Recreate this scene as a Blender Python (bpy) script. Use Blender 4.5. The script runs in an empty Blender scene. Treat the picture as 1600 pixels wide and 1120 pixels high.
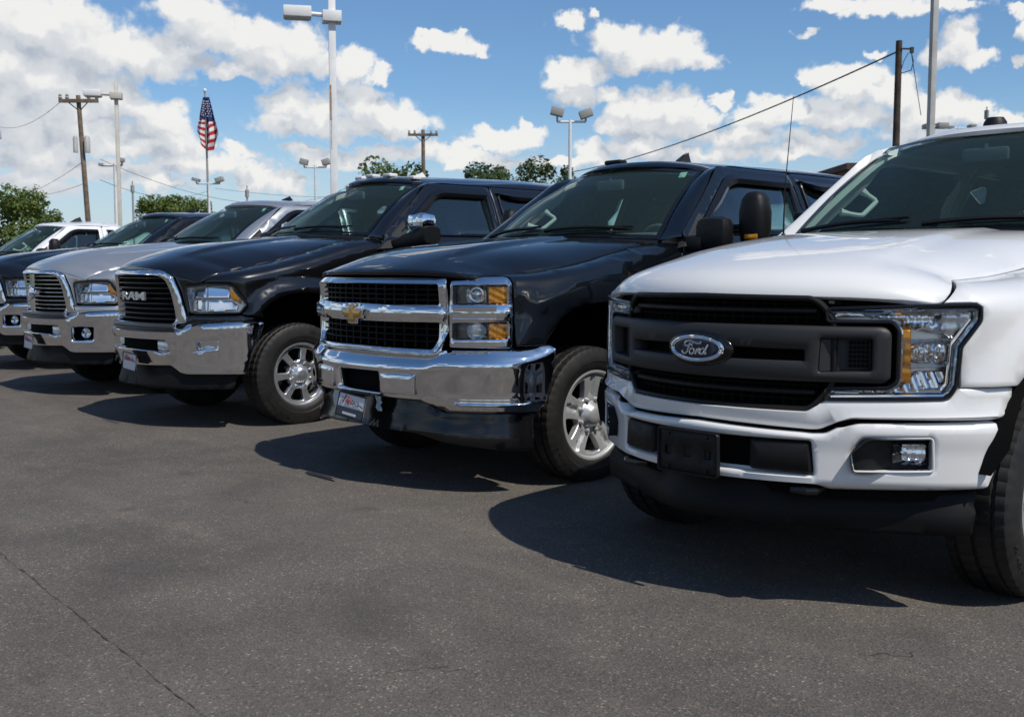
import bpy, bmesh, math, random, bisect
import numpy as np
from mathutils import Vector, Matrix, noise
from mathutils.geometry import delaunay_2d_cdt
random.seed(7)
R = math.radians
sc = bpy.context.scene
col = sc.collection

# ---------------------------------------------------------------- camera, sun, sky
FPX, HOR, EYE, YAW = 1650.0, 420.0, 1.27, R(43)
PITCH = math.atan((560 - HOR) / FPX)
F0 = Vector((-math.cos(YAW), math.sin(YAW), 0)); RT = Vector((math.sin(YAW), math.cos(YAW), 0)); UP = Vector((0, 0, 1))
FW = F0 * math.cos(PITCH) - UP * math.sin(PITCH); CU = UP * math.cos(PITCH) + F0 * math.sin(PITCH)
cam_d = bpy.data.cameras.new('camera'); cam = bpy.data.objects.new('camera', cam_d); col.objects.link(cam)
cam.matrix_world = Matrix(((RT.x, CU.x, -FW.x, 0), (RT.y, CU.y, -FW.y, 0), (RT.z, CU.z, -FW.z, EYE), (0, 0, 0, 1)))
cam_d.sensor_fit = 'HORIZONTAL'; cam_d.sensor_width = 36; cam_d.lens = FPX / 1600 * 36
cam_d.clip_start = .05; cam_d.clip_end = 5000
cam_d.dof.use_dof = True; cam_d.dof.focus_distance = 5.2; cam_d.dof.aperture_fstop = 7.1
sc.camera = cam

SUN_EL, SUN_AZ = R(55), R(2)          # azimuth measured from +X towards +Y
SUN_DIR = Vector((math.cos(SUN_AZ) * math.cos(SUN_EL), math.sin(SUN_AZ) * math.cos(SUN_EL), math.sin(SUN_EL)))
sd = bpy.data.lights.new('sun', 'SUN'); sd.energy = 5.0; sd.angle = R(.53); sd.color = (1, .945, .855)
so = bpy.data.objects.new('sun', sd); col.objects.link(so)
so.rotation_euler = SUN_DIR.to_track_quat('Z', 'Y').to_euler()
sc.view_settings.view_transform = 'Standard'; sc.view_settings.look = 'None'
sc.view_settings.exposure = -.30; sc.view_settings.gamma = 1; sc.view_settings.use_curve_mapping = False
sc.render.engine = 'CYCLES'
sc.cycles.max_bounces = 8; sc.cycles.transparent_max_bounces = 16; sc.cycles.glossy_bounces = 4; sc.cycles.diffuse_bounces = 2
sc.cycles.caustics_reflective = False; sc.cycles.caustics_refractive = False
sc.cycles.sample_clamp_indirect = 6

class NT:
    """small helper round a node tree"""
    def __init__(s, nt): s.nt = nt; s.N = nt.nodes; s.L = nt.links
    def n(s, t, **k):
        o = s.N.new(t)
        for a, b in k.items(): setattr(o, a, b)
        return o
    def put(s, v, sock):
        if isinstance(v, bpy.types.NodeSocket): s.L.new(v, sock)
        elif v is not None: sock.default_value = v
    def m(s, op, a, b=None, c=None, clamp=False):
        o = s.n('ShaderNodeMath', operation=op, use_clamp=clamp)
        for i, v in enumerate((a, b, c)): s.put(v, o.inputs[i])
        return o.outputs[0]
    def v(s, op, a, b=None, out=0):
        o = s.n('ShaderNodeVectorMath', operation=op)
        s.put(a, o.inputs[0])
        if b is not None:
            s.put(b, o.inputs[3] if op == 'SCALE' else o.inputs[1])
        return o.outputs[out]
    def mix(s, f, a, b):
        o = s.n('ShaderNodeMix', data_type='RGBA'); s.put(f, o.inputs[0]); s.put(a, o.inputs[6]); s.put(b, o.inputs[7]); return o.outputs[2]
    def sm(s, x, a, b, lo=0., hi=1.):
        o = s.n('ShaderNodeMapRange', interpolation_type='SMOOTHSTEP'); s.put(x, o.inputs[0])
        for i, q in enumerate((a, b, lo, hi)): o.inputs[i + 1].default_value = q
        return o.outputs[0]
    def noise(s, vec, scale, detail=4, rough=.55, out=0, dist=0., dim='3D'):
        o = s.n('ShaderNodeTexNoise', noise_dimensions=dim); s.put(vec, o.inputs['Vector']); o.inputs['Scale'].default_value = scale
        o.inputs['Detail'].default_value = detail; o.inputs['Roughness'].default_value = rough; o.inputs['Distortion'].default_value = dist
        return o.outputs[out]

def pix_uv(px, py):
    d = FW + RT * ((px - 800) / FPX) - CU * ((py - 560) / FPX); d.normalize()
    return math.atan2(d.dot(RT), d.dot(F0)), math.asin(d.z)

# clouds as (px, py, half width, half height) in degrees of sky; each is turned into a direction
CL = [(60,30,110,38),(10,95,70,50),(130,72,120,42),(215,85,95,36),(290,92,45,22),(60,120,120,40),(300,15,70,28),(330,52,70,30),(395,62,70,32),(425,95,75,30),(470,80,55,40),(360,112,40,14),
      (545,105,55,26),(600,112,20,14),(20,160,60,40),(95,170,90,36),(165,150,75,34),(220,175,70,24),(35,205,70,30),(120,210,80,26),(255,205,55,30),(275,225,55,24),(200,228,80,20),(60,245,90,22),
      (455,165,48,36),(440,190,50,22),(495,180,50,28),(560,160,50,36),(600,180,50,32),(630,195,60,22),(545,200,70,20),(370,235,34,16),(300,255,80,18),(400,275,55,26),(445,282,42,20),(480,235,40,12),(540,250,75,16),(620,240,40,16),(160,265,90,18),(60,285,60,22),(250,285,60,16),
      (665,72,28,16),(705,70,42,18),(748,80,30,12),(730,55,12,10),(685,60,26,10),(790,215,55,16),(820,205,36,14),(770,225,60,12),(690,240,60,14),(740,250,90,14),
      (890,34,22,14),(925,25,14,12),(965,65,58,28),(1035,75,70,32),(1090,92,38,18),(1010,95,70,22),(880,118,44,26),(920,118,46,24),(900,150,42,18),(960,150,30,14),
      (1000,175,48,30),(1050,165,48,32),(1085,185,36,24),(960,195,36,18),(1040,205,80,20),(930,235,40,20),(1000,235,60,20),(1130,160,20,10),(1180,190,60,22),(1210,165,46,22),(1245,185,40,18),(1160,215,70,20),(1270,130,14,14),
      (1310,125,48,26),(1350,130,46,26),(1400,145,50,30),(1300,165,50,20),(1330,185,70,24),(1440,180,60,30),(1490,165,46,22),(1520,175,24,18),(1440,215,60,16),(1290,225,60,18),(1570,195,50,20),
      (1300,5,52,12),(1380,8,80,16),(1460,10,70,16),(1520,2,20,10),(1500,60,30,28),(1490,85,40,20),(1525,92,30,14),(1250,52,18,7),(1590,15,22,12),(1600,45,20,16),(1590,95,14,10),(1365,85,14,8),
      (870,255,90,14),(1100,240,80,14),(1230,240,60,14)]
w = bpy.data.worlds.new('World'); sc.world = w; w.use_nodes = True
w.cycles.sampling_method = 'MANUAL'; w.cycles.sample_map_resolution = 512
T = NT(w.node_tree); T.N.clear()
gen = T.n('ShaderNodeTexCoord').outputs['Generated']
dirv = T.v('NORMALIZE', gen)
sky = T.n('ShaderNodeTexSky', sky_type='NISHITA'); sky.sun_disc = False
sky.sun_elevation = SUN_EL; sky.sun_rotation = math.pi / 2 - SUN_AZ
sky.altitude = 200; sky.air_density = 1.0; sky.dust_density = .35; sky.ozone_density = 2.2
# cloud field: a node group that returns density for a (warped) point in (azimuth, elevation)
g = bpy.data.node_groups.new('cloud_field', 'ShaderNodeTree')
g.interface.new_socket('P', in_out='INPUT', socket_type='NodeSocketVector')
g.interface.new_socket('D', in_out='OUTPUT', socket_type='NodeSocketFloat')
G = NT(g); gi = G.n('NodeGroupInput'); go = G.n('NodeGroupOutput'); wp = gi.outputs[0]
acc = None
for (px, py, hw_, hh) in CL:
    u, v = pix_uv(px, py); ku, kv = FPX / (hw_ * 1.0), FPX / (hh * 1.0)
    a = G.n('ShaderNodeVectorMath', operation='MULTIPLY_ADD'); G.put(wp, a.inputs[0]); a.inputs[1].default_value = (ku, kv, 0); a.inputs[2].default_value = (-u * ku, -v * kv, 0)
    q = G.v('LENGTH', a.outputs[0], out=1)
    if acc is None: acc = q
    else:
        o = G.n('ShaderNodeMath', operation='SMOOTH_MIN'); G.put(acc, o.inputs[0]); G.put(q, o.inputs[1]); o.inputs[2].default_value = .13; acc = o.outputs[0]
acc = G.m('SUBTRACT', 1.0, acc)
# the rest of the sky, away from the named clouds: the same kind of broken cumulus
sep = G.n('ShaderNodeSeparateXYZ'); G.put(wp, sep.inputs[0])
inwin = G.m('MULTIPLY', G.sm(G.m('ABSOLUTE', sep.outputs[0]), .47, .58, 1, 0), G.sm(sep.outputs[1], .25, .30, 1, 0))
cmb = G.n('ShaderNodeCombineXYZ'); G.put(sep.outputs[0], cmb.inputs[0]); G.put(G.m('MULTIPLY', sep.outputs[1], 1.9), cmb.inputs[1])
gn = G.noise(G.v('ADD', cmb.outputs[0], (3.1, 7.7, 0)), 4.2, 3, .5, dim='2D')
gen_d = G.m('MULTIPLY_ADD', G.m('SUBTRACT', gn, .53), 6.0, G.sm(sep.outputs[1], .22, .75, .10, -1.5))
gen_d = G.m('SUBTRACT', gen_d, G.m('MULTIPLY', inwin, 9.0))
G.L.new(G.m('MAXIMUM', acc, gen_d), go.inputs[0])
az = T.m('ARCTAN2', T.v('DOT_PRODUCT', dirv, tuple(RT), 1), T.v('DOT_PRODUCT', dirv, tuple(F0), 1))
sp = T.n('ShaderNodeSeparateXYZ'); T.put(dirv, sp.inputs[0]); el = T.m('ARCSINE', sp.outputs[2])
cm = T.n('ShaderNodeCombineXYZ'); T.put(az, cm.inputs[0]); T.put(el, cm.inputs[1]); P = cm.outputs[0]
n1 = T.noise(P, 26, 2, .5, 1, dim='2D'); n2 = T.noise(P, 85, 4, .55, 1, dim='2D')
wp = T.v('ADD', P, T.v('MULTIPLY', T.v('SUBTRACT', n1, (.5, .5, .5)), (.034, .022, 0)))
wp = T.v('ADD', wp, T.v('MULTIPLY', T.v('SUBTRACT', n2, (.5, .5, .5)), (.019, .016, 0)))
n1s = T.noise(wp, 30, 3, .5, dim='2D')
n3 = T.noise(P, 48, 6, .55, dim='2D')
def field(p):
    o = T.n('ShaderNodeGroup'); o.node_tree = g; T.put(p, o.inputs[0]); return o.outputs[0]
F0_ = field(wp); F1_ = field(T.v('ADD', wp, (.004, .024, 0)))
D0 = T.m('ADD', F0_, T.m('MULTIPLY_ADD', n3, .80, -.40))
mask = T.sm(D0, -.13, .33)
thin = T.sm(D0, -.10, .30)
lit = T.m('ADD', T.m('MULTIPLY', T.m('SUBTRACT', F0_, F1_), 1.0), T.m('ADD', T.m('MULTIPLY_ADD', n1s, .7, -.35), T.m('MULTIPLY_ADD', n3, .9, -.45)))
low = T.sm(lit, -.75, .05); high = T.sm(lit, .02, .70)
ccol = T.mix(low, (5.4, 6.0, 6.9, 1), (8.3, 8.6, 9.0, 1))
ccol = T.mix(high, ccol, (11.0, 10.9, 10.6, 1))
ccol = T.mix(thin, (8.2, 8.9, 9.7, 1), ccol)
hz = T.sm(el, .0, .17, .72, 0.)
skyc = T.v('MULTIPLY', sky.outputs[0], (.98, 1.24, 1.44))
skyc = T.mix(hz, skyc, (7.0, 7.9, 8.8, 1))
ccol = T.mix(T.sm(el, .0, .10, .40, 0.), ccol, (8.4, 9.0, 9.8, 1))
full = T.mix(T.m('MULTIPLY', mask, .97), skyc, ccol)
gnd = T.sm(el, -.02, .0, 0, 1)
full = T.mix(gnd, (1.2, 1.15, 1.1, 1), full)
bg = T.n('ShaderNodeBackground'); T.put(full, bg.inputs[0]); bg.inputs[1].default_value = .1
wo = T.n('ShaderNodeOutputWorld'); T.L.new(bg.outputs[0], wo.inputs[0])

# ---------------------------------------------------------------- materials
MAT = {}
def new_mat(name):
    m = bpy.data.materials.new(name); m.use_nodes = True; t = NT(m.node_tree)
    b = t.N.get('Principled BSDF'); MAT[name] = m
    return m, t, b
def pmat(name, c, rough=.5, metal=0., coat=0., coat_r=.03, spec=.5, bump=None, vary=None, flake=None):
    m, t, b = new_mat(name)
    b.inputs['Base Color'].default_value = (*c, 1); b.inputs['Roughness'].default_value = rough; b.inputs['Metallic'].default_value = metal
    b.inputs['Coat Weight'].default_value = coat; b.inputs['Coat Roughness'].default_value = coat_r; b.inputs['Specular IOR Level'].default_value = spec
    if bump or vary: tc = t.n('ShaderNodeTexCoord').outputs['Object']
    if bump:
        sc_, st, di = bump
        bp = t.n('ShaderNodeBump'); bp.inputs['Strength'].default_value = st; bp.inputs['Distance'].default_value = di
        t.put(t.noise(tc, sc_, 3), bp.inputs['Height']); t.L.new(bp.outputs[0], b.inputs['Normal'])
    if vary:
        sc_, am = vary
        f = t.sm(t.noise(tc, sc_, 5, .65), .35, .7)
        t.put(t.mix(f, tuple(x * (1 - am) for x in c) + (1,), tuple(min(1, x * (1 + am)) for x in c) + (1,)), b.inputs['Base Color'])
        t.put(t.m('MULTIPLY_ADD', f, -.12, rough + .06), b.inputs['Roughness'])
    return m
pmat('white_paint', (.72, .715, .70), .35, 0, 1.0, .03)
pmat('black_paint', (.0024, .0036, .0056), .45, 0, 1.0, .012, spec=.08)
pmat('charcoal_paint', (.016, .0162, .0185), .28, .75, 1.0, .012, spec=.3)
pmat('silver_paint', (.52, .52, .515), .34, .75, 1.0, .02)
pmat('dark_paint', (.005, .0058, .008), .45, .2, 1.0, .02, spec=.1)
pmat('white_work_paint', (.76, .76, .76), .35, 0, .8, .05)
pmat('chrome', (.80, .81, .83), .04, 1, bump=(1.6, .035, .02))
pmat('bright_metal', (.52, .525, .53), .36, .55, .0, .08, vary=(9, .08))
pmat('wheel_chrome', (.74, .75, .77), .26, .85)
pmat('dam_plastic', (.0042, .0042, .0045), .55, spec=.18, bump=(420, .1, .002))
pmat('badge_silver', (.70, .71, .72), .25, 1)
pmat('alloy', (.52, .53, .54), .30, 1, vary=(14, .10))
pmat('black_plastic', (.0065, .0065, .007), .50, spec=.28, vary=(30, .25), bump=(420, .12, .002))
pmat('grey_plastic', (.022, .0222, .0235), .50, spec=.35, bump=(500, .10, .002))
pmat('gloss_black', (.006, .006, .007), .16)
pmat('matte_black', (.005, .005, .005), .9, spec=.1)
pmat('underbody', (.010, .010, .010), .85, spec=.15)
pmat('amber', (1.0, .40, .03), .34, .8, .5, .05)
pmat('lamp_dark', (.16, .165, .17), .25, .8)
pmat('reflector', (.92, .93, .95), .12, 1)
pmat('reflector_grey', (.78, .79, .80), .30, .9)
pmat('gold', (.58, .36, .12), .33, .9, .5, .1, bump=(160, .25, .003))
pmat('badge_blue', (.004, .010, .035), .3, 0, .3, .05)
pmat('plate_white', (.62, .60, .62), .5)
pmat('plate_dark', (.02, .03, .045), .5)
pmat('plate_red', (.40, .03, .03), .5)
pmat('pale_plastic', (.42, .50, .50), .4)
pmat('seat_cloth', (.065, .068, .070), .9, vary=(20, .2))
pmat('dash', (.075, .078, .078), .7)
pmat('headliner', (.50, .51, .50), .9)
pmat('trim_beige', (.60, .60, .54), .75)
def glass(name, tint, refl=1.0, rough=.0, haze=.004):
    m, t, b = new_mat(name); t.N.remove(b)
    tr = t.n('ShaderNodeBsdfTransparent'); tr.inputs[0].default_value = (*tint, 1)
    gl = t.n('ShaderNodeBsdfGlossy'); gl.inputs[0].default_value = (1, 1, 1, 1); gl.inputs['Roughness'].default_value = rough
    fr = t.n('ShaderNodeFresnel'); fr.inputs[0].default_value = 1.55
    mx = t.n('ShaderNodeMixShader'); t.put(t.m('MULTIPLY', fr.outputs[0], refl, clamp=True), mx.inputs[0])
    t.L.new(tr.outputs[0], mx.inputs[1]); t.L.new(gl.outputs[0], mx.inputs[2])
    df = t.n('ShaderNodeBsdfDiffuse'); df.inputs[0].default_value = (.42, .70, .66, 1); m2 = t.n('ShaderNodeMixShader'); m2.inputs[0].default_value = haze; t.L.new(mx.outputs[0], m2.inputs[1]); t.L.new(df.outputs[0], m2.inputs[2])  # even greenish diffuse share: a light haze painted into the glass to brighten it
    t.L.new(m2.outputs[0], t.N.get('Material Output').inputs[0]); return m
glass('windscreen_glass', (.74, .92, .89), .40, haze=.026)
glass('door_glass', (.46, .62, .60), 2.0, haze=.012)
glass('privacy_glass', (.22, .30, .30), 2.0)
glass('lens', (.97, .975, .98), .7)
glass('smoked_lens', (.55, .56, .58), .9)

def tyre_mat():
    m, t, b = new_mat('rubber'); tc = t.n('ShaderNodeTexCoord').outputs['Object']
    f = t.sm(t.noise(tc, 7, 6, .7), .35, .75)
    t.put(t.mix(f, (.0085, .0082, .0080, 1), (.021, .0195, .018, 1)), b.inputs['Base Color'])
    b.inputs['Roughness'].default_value = .55; b.inputs['Specular IOR Level'].default_value = .38
    bp = t.n('ShaderNodeBump'); bp.inputs['Strength'].default_value = .25; bp.inputs['Distance'].default_value = .003
    t.put(t.noise(tc, 160, 3), bp.inputs['Height']); t.L.new(bp.outputs[0], b.inputs['Normal'])
tyre_mat()
def asphalt_mat():
    m, t, b = new_mat('asphalt'); tc = t.n('ShaderNodeTexCoord').outputs['Object']
    st = t.v('MULTIPLY', tc, (1, 1, 1))
    big = t.sm(t.noise(st, .55, 5, .6), .32, .68); mid = t.sm(t.noise(st, 2.3, 5, .62, dist=.6), .36, .70)
    rot = t.n('ShaderNodeMapping'); rot.inputs['Rotation'].default_value = (0, 0, R(-35)); rot.inputs['Scale'].default_value = (.35, 1.6, 1); t.put(tc, rot.inputs[0])
    streak = t.sm(t.noise(rot.outputs[0], 1.4, 5, .6), .50, .74)
    base = t.mix(big, (.070, .064, .059, 1), (.106, .096, .087, 1))
    base = t.mix(t.m('MULTIPLY', mid, .40), base, (.150, .132, .114, 1))
    base = t.mix(t.m('MULTIPLY', streak, .45), base, (.185, .156, .126, 1))
    vo = t.n('ShaderNodeTexVoronoi'); vo.inputs['Scale'].default_value = 88; t.put(tc, vo.inputs['Vector'])
    agg = t.n('ShaderNodeSeparateColor'); t.put(vo.outputs['Color'], agg.inputs[0])
    stone = t.m('MULTIPLY', t.sm(agg.outputs[0], .70, .95), t.sm(vo.outputs['Distance'], .55, .25))
    stone = t.m('MULTIPLY', stone, t.m('MULTIPLY_ADD', mid, .75, .35))
    base = t.mix(t.m('MULTIPLY', stone, .72), base, (.46, .385, .30, 1))
    dark = t.m('MULTIPLY', t.sm(agg.outputs[1], .62, .9), t.sm(vo.outputs['Distance'], .6, .2))
    base = t.mix(t.m('MULTIPLY', dark, .75), base, (.036, .032, .029, 1))
    vf = t.n('ShaderNodeTexVoronoi'); vf.inputs['Scale'].default_value = 260; t.put(tc, vf.inputs['Vector'])
    af = t.n('ShaderNodeSeparateColor'); t.put(vf.outputs['Color'], af.inputs[0])
    base = t.mix(t.m('MULTIPLY', t.sm(af.outputs[0], .55, 1.), .45), base, (.26, .22, .18, 1))
    base = t.mix(t.m('MULTIPLY', t.sm(af.outputs[1], .6, 1.), .5), base, (.035, .032, .030, 1))
    oil = t.sm(t.noise(st, .75, 5, .6, dist=.4), .56, .72)
    base = t.mix(t.m('MULTIPLY', oil, .40), base, (.044, .041, .039, 1))
    drip = t.sm(t.noise(st, 3.2, 3, .5), .66, .74)
    base = t.mix(t.m('MULTIPLY', drip, .30), base, (.030, .028, .027, 1))
    # hairline cracks
    wv = t.v('ADD', tc, t.v('SCALE', t.v('SUBTRACT', t.noise(tc, 1.7, 4, .6, 1), (.5, .5, .5)), .9))
    vc = t.n('ShaderNodeTexVoronoi', feature='DISTANCE_TO_EDGE'); vc.inputs['Scale'].default_value = .42; t.put(wv, vc.inputs['Vector'])
    crack = t.m('MULTIPLY', t.sm(vc.outputs['Distance'], .0008, .004, 1, 0), t.sm(t.noise(tc, .8, 3), .60, .68))
    base = t.mix(t.m('MULTIPLY', crack, .55), base, (.014, .013, .012, 1))
    t.put(base, b.inputs['Base Color']); b.inputs['Roughness'].default_value = .88; b.inputs['Specular IOR Level'].default_value = .25
    bp = t.n('ShaderNodeBump'); bp.inputs['Strength'].default_value = .8; bp.inputs['Distance'].default_value = .006
    hgt = t.m('ADD', t.m('MULTIPLY', vo.outputs['Distance'], -.6), t.m('MULTIPLY', vf.outputs['Distance'], -.35))
    hgt = t.m('SUBTRACT', hgt, t.m('MULTIPLY', crack, 1.5))
    t.put(hgt, bp.inputs['Height']); t.L.new(bp.outputs[0], b.inputs['Normal'])
asphalt_mat()
pmat('seam', (.044, .041, .038), .95)
pmat('grass', (.055, .085, .025), .95, vary=(.6, .35))
def leaf_mat(name, a, b_):
    m, t, b = new_mat(name)
    tc = t.n('ShaderNodeTexCoord').outputs['Object']
    r = t.n('ShaderNodeNewGeometry').outputs['Random Per Island']
    t.put(t.mix(t.m('ADD', t.m('MULTIPLY', r, .6), t.m('MULTIPLY', t.noise(tc, .6, 2), .4)), (*a, 1), (*b_, 1)), b.inputs['Base Color'])
    b.inputs['Roughness'].default_value = .6
    tl = t.n('ShaderNodeBsdfTranslucent'); t.L.new(b.inputs['Base Color'].links[0].from_socket, tl.inputs[0])
    mx = t.n('ShaderNodeMixShader'); mx.inputs[0].default_value = .35; t.L.new(b.outputs[0], mx.inputs[1]); t.L.new(tl.outputs[0], mx.inputs[2]); t.L.new(mx.outputs[0], t.N.get('Material Output').inputs[0])
leaf_mat('leaves_bright', (.075, .125, .020), (.19, .24, .055)); leaf_mat('leaves_mid', (.055, .095, .020), (.13, .18, .042)); leaf_mat('leaves_dark', (.036, .066, .018), (.085, .125, .032))
pmat('bark', (.11, .085, .06), .9, vary=(5, .3))
pmat('pole_wood', (.17, .125, .09), .9, vary=(3, .35)); pmat('pole_wood_dark', (.055, .040, .030), .9, vary=(3, .35))
pmat('pole_white', (.74, .74, .73), .45, vary=(1.1, .10)); pmat('pole_cream', (.56, .53, .46), .5, vary=(1.0, .15)); pmat('pole_grey', (.40, .39, .37), .5, vary=(1., .2))
pmat('lamp_grey', (.30, .29, .27), .5); pmat('lamp_glass', (.45, .44, .40), .2); pmat('rust', (.34, .20, .11), .9, vary=(6, .4))
pmat('wire', (.03, .03, .03), .7); pmat('brick', (.13, .070, .050), .9, vary=(2, .25)); pmat('wall_pale', (.46, .43, .38), .85, vary=(.6, .12)); pmat('roof_brown', (.075, .045, .035), .8, vary=(1, .2))
pmat('window_dark', (.02, .025, .03), .1); pmat('flag_red', (.42, .020, .035), .8); pmat('flag_white', (.72, .70, .70), .8); pmat('flag_blue', (.012, .020, .11), .8)
pmat('car_red', (.25, .012, .012), .3, 0, 1.); pmat('car_white', (.7, .7, .7), .3, 0, 1.); pmat('car_blue', (.02, .05, .16), .3, 0, 1.)
pmat('sticker', (.20, .42, .30), .5)
pmat('mesh_black', (.004, .004, .0042), .5, spec=.15)
# ---------------------------------------------------------------- mesh helpers
def tag(o, label=None, cat=None, group=None, kind=None):
    if label: o['label'] = label
    if cat: o['category'] = cat
    if group: o['group'] = group
    if kind: o['kind'] = kind
    return o
def link(name, me, parent=None):
    o = bpy.data.objects.new(name, me); col.objects.link(o)
    if parent: o.parent = parent
    return o
def empty(name, loc=(0, 0, 0), rz=0.):
    o = bpy.data.objects.new(name, None); col.objects.link(o); o.location = loc; o.rotation_euler = (0, 0, rz); o.empty_display_size = .2
    return o
class MB:
    def __init__(s): s.v = []; s.f = []; s.mi = []
    def add(s, vs, fs, mi=0):
        b = len(s.v); s.v += [tuple(q) for q in vs]; s.f += [tuple(i + b for i in q) for q in fs]; s.mi += [mi] * len(fs); return s
    def build(s, name, mats, parent=None, smooth=True, angle=40):
        me = bpy.data.meshes.new(name); me.from_pydata(s.v, [], s.f)
        if not isinstance(mats, (list, tuple)): mats = [mats]
        for m in mats: me.materials.append(MAT[m])
        if len(mats) > 1: me.polygons.foreach_set('material_index', s.mi)
        me.polygons.foreach_set('use_smooth', [smooth] * len(me.polygons))
        if smooth: me.set_sharp_from_angle(angle=R(angle))
        me.update(); return link(name, me, parent)
    # primitives
    def box(s, c, d, mi=0, bev=.0, rot=None):
        x, y, z = (q / 2 for q in d)
        if bev <= 0:
            vs = [Vector((a * x, b * y, e * z)) for e in (-1, 1) for b in (-1, 1) for a in (-1, 1)]
            fs = [(0, 2, 3, 1), (4, 5, 7, 6), (0, 1, 5, 4), (2, 6, 7, 3), (0, 4, 6, 2), (1, 3, 7, 5)]
        else:
            vs = []; fs = []
            bm = bmesh.new(); bmesh.ops.create_cube(bm, size=1)
            for q in bm.verts: q.co = Vector((q.co.x * d[0], q.co.y * d[1], q.co.z * d[2]))
            bmesh.ops.bevel(bm, geom=bm.edges[:], offset=bev, segments=2, affect='EDGES', profile=.5)
            bm.verts.index_update()
            vs = [q.co.copy() for q in bm.verts]; fs = [[q.index for q in f.verts] for f in bm.faces]; bm.free()
        if rot is not None: vs = [rot @ q for q in vs]
        return s.add([q + Vector(c) for q in vs], fs, mi)
    def grid(s, rows, mi=0, closed=False, flip=False):
        n = len(rows[0]); vs = [p for r in rows for p in r]; fs = []
        for i in range(len(rows) - 1):
            for j in range(n if closed else n - 1):
                a, b = i * n + j, i * n + (j + 1) % n
                q = (a, b, b + n, a + n); fs.append(q[::-1] if flip else q)
        return s.add(vs, fs, mi)
    def tube(s, path, r, mi=0, n=8, closed=False, cap=True, sq=None):
        P = [Vector(p) for p in path]; rows = []; m = len(P)
        rr = r if isinstance(r, (list, tuple)) else [r] * m
        up = None
        for i, p in enumerate(P):
            t = (P[(i + 1) % m] - P[i - 1]) if closed else (P[min(i + 1, m - 1)] - P[max(i - 1, 0)])
            t.normalize()
            if up is None: up = Vector((0, 0, 1)) if abs(t.z) < .9 else Vector((0, 1, 0))
            a = t.cross(up); a.normalize(); b = a.cross(t); up = b.copy() if b.length > .1 else up
            k = (1, 1) if sq is None else sq
            rows.append([p + a * (rr[i] * k[0] * math.cos(2 * math.pi * j / n)) + b * (rr[i] * k[1] * math.sin(2 * math.pi * j / n)) for j in range(n)])
        if closed: rows.append(rows[0])
        s.grid(rows, mi, closed=True)
        if cap and not closed:
            b0 = len(s.v) - n * m
            s.f += [tuple(b0 + j for j in range(n))[::-1], tuple(b0 + n * (m - 1) + j for j in range(n))]; s.mi += [mi, mi]
        return s
    def lathe(s, prof, c, axis='x', n=48, mi=0, sgn=1, wob=None):
        """profile of (along axis, radius)"""
        rows = []
        for k in range(n + 1):
            a = 2 * math.pi * k / n; ca, sa = math.cos(a), math.sin(a); row = []
            for i, (h, r) in enumerate(prof):
                if wob: r = wob(i, k % n, r)
                if axis == 'x': p = (c[0] + sgn * h, c[1] + r * ca, c[2] + r * sa)
                elif axis == 'y': p = (c[0] + r * ca, c[1] + sgn * h, c[2] + r * sa)
                else: p = (c[0] + r * ca, c[1] + r * sa, c[2] + sgn * h)
                row.append(p)
            rows.append(row)
        return s.grid(rows, mi)
def spl(tab):
    xs = [a for a, _ in tab]; ys = [b for _, b in tab]; n = len(xs)
    ms = []
    for i in range(n):
        if n == 1: ms.append(0); continue
        if i == 0: ms.append((ys[1] - ys[0]) / (xs[1] - xs[0]))
        elif i == n - 1: ms.append((ys[-1] - ys[-2]) / (xs[-1] - xs[-2]))
        else:
            d0 = (ys[i] - ys[i - 1]) / (xs[i] - xs[i - 1]); d1 = (ys[i + 1] - ys[i]) / (xs[i + 1] - xs[i])
            ms.append(0. if d0 * d1 <= 0 else 2 * d0 * d1 / (d0 + d1))
    def f(x):
        if x <= xs[0]: return ys[0]
        if x >= xs[-1]: return ys[-1]
        i = bisect.bisect_right(xs, x) - 1; h = xs[i + 1] - xs[i]; t = (x - xs[i]) / h
        return ((1 + 2 * t) * (1 - t) ** 2) * ys[i] + t * (1 - t) ** 2 * h * ms[i] + t * t * (3 - 2 * t) * ys[i + 1] + t * t * (t - 1) * h * ms[i + 1]
    return f
def sstep(x, a, b):
    t = min(1, max(0, (x - a) / (b - a))); return t * t * (3 - 2 * t)
def rc(poly, r=.02, n=4):
    """round the corners of a polygon; a point may carry its own radius"""
    out = []; m = len(poly)
    for i in range(m):
        p = Vector(poly[i][:2]); rr = poly[i][2] if len(poly[i]) > 2 else r
        a = Vector(poly[i - 1][:2]) - p; b = Vector(poly[(i + 1) % m][:2]) - p
        k = min(rr, a.length * .45, b.length * .45)
        if k < 1e-5: out.append(tuple(p)); continue
        A = p + a.normalized() * k; B = p + b.normalized() * k
        for j in range(n + 1):
            t = j / n; out.append(tuple(A * (1 - t) ** 2 + p * (2 * t * (1 - t)) + B * t * t))
    return out
def mir(half):
    """half outline (s>=0), from the centre line round to the centre line, mirrored to a whole one"""
    o = [tuple(q) for q in half]; b = [(-q[0],) + tuple(q[1:]) for q in reversed(half) if abs(q[0]) > 1e-6]
    return o + b
def flip(poly): return [(-q[0],) + tuple(q[1:]) for q in reversed(poly)]
def dens(poly, step):
    o = []
    for i in range(len(poly)):
        a = poly[i]; b = poly[(i + 1) % len(poly)]; L = math.hypot(b[0] - a[0], b[1] - a[1])
        if L < 1e-6: continue
        k = max(1, int(math.ceil(L / step)))
        for j in range(k): o.append((a[0] + (b[0] - a[0]) * j / k, a[1] + (b[1] - a[1]) * j / k))
    return o
def area(p): return .5 * sum(p[i - 1][0] * p[i][1] - p[i][0] * p[i - 1][1] for i in range(len(p)))
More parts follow.
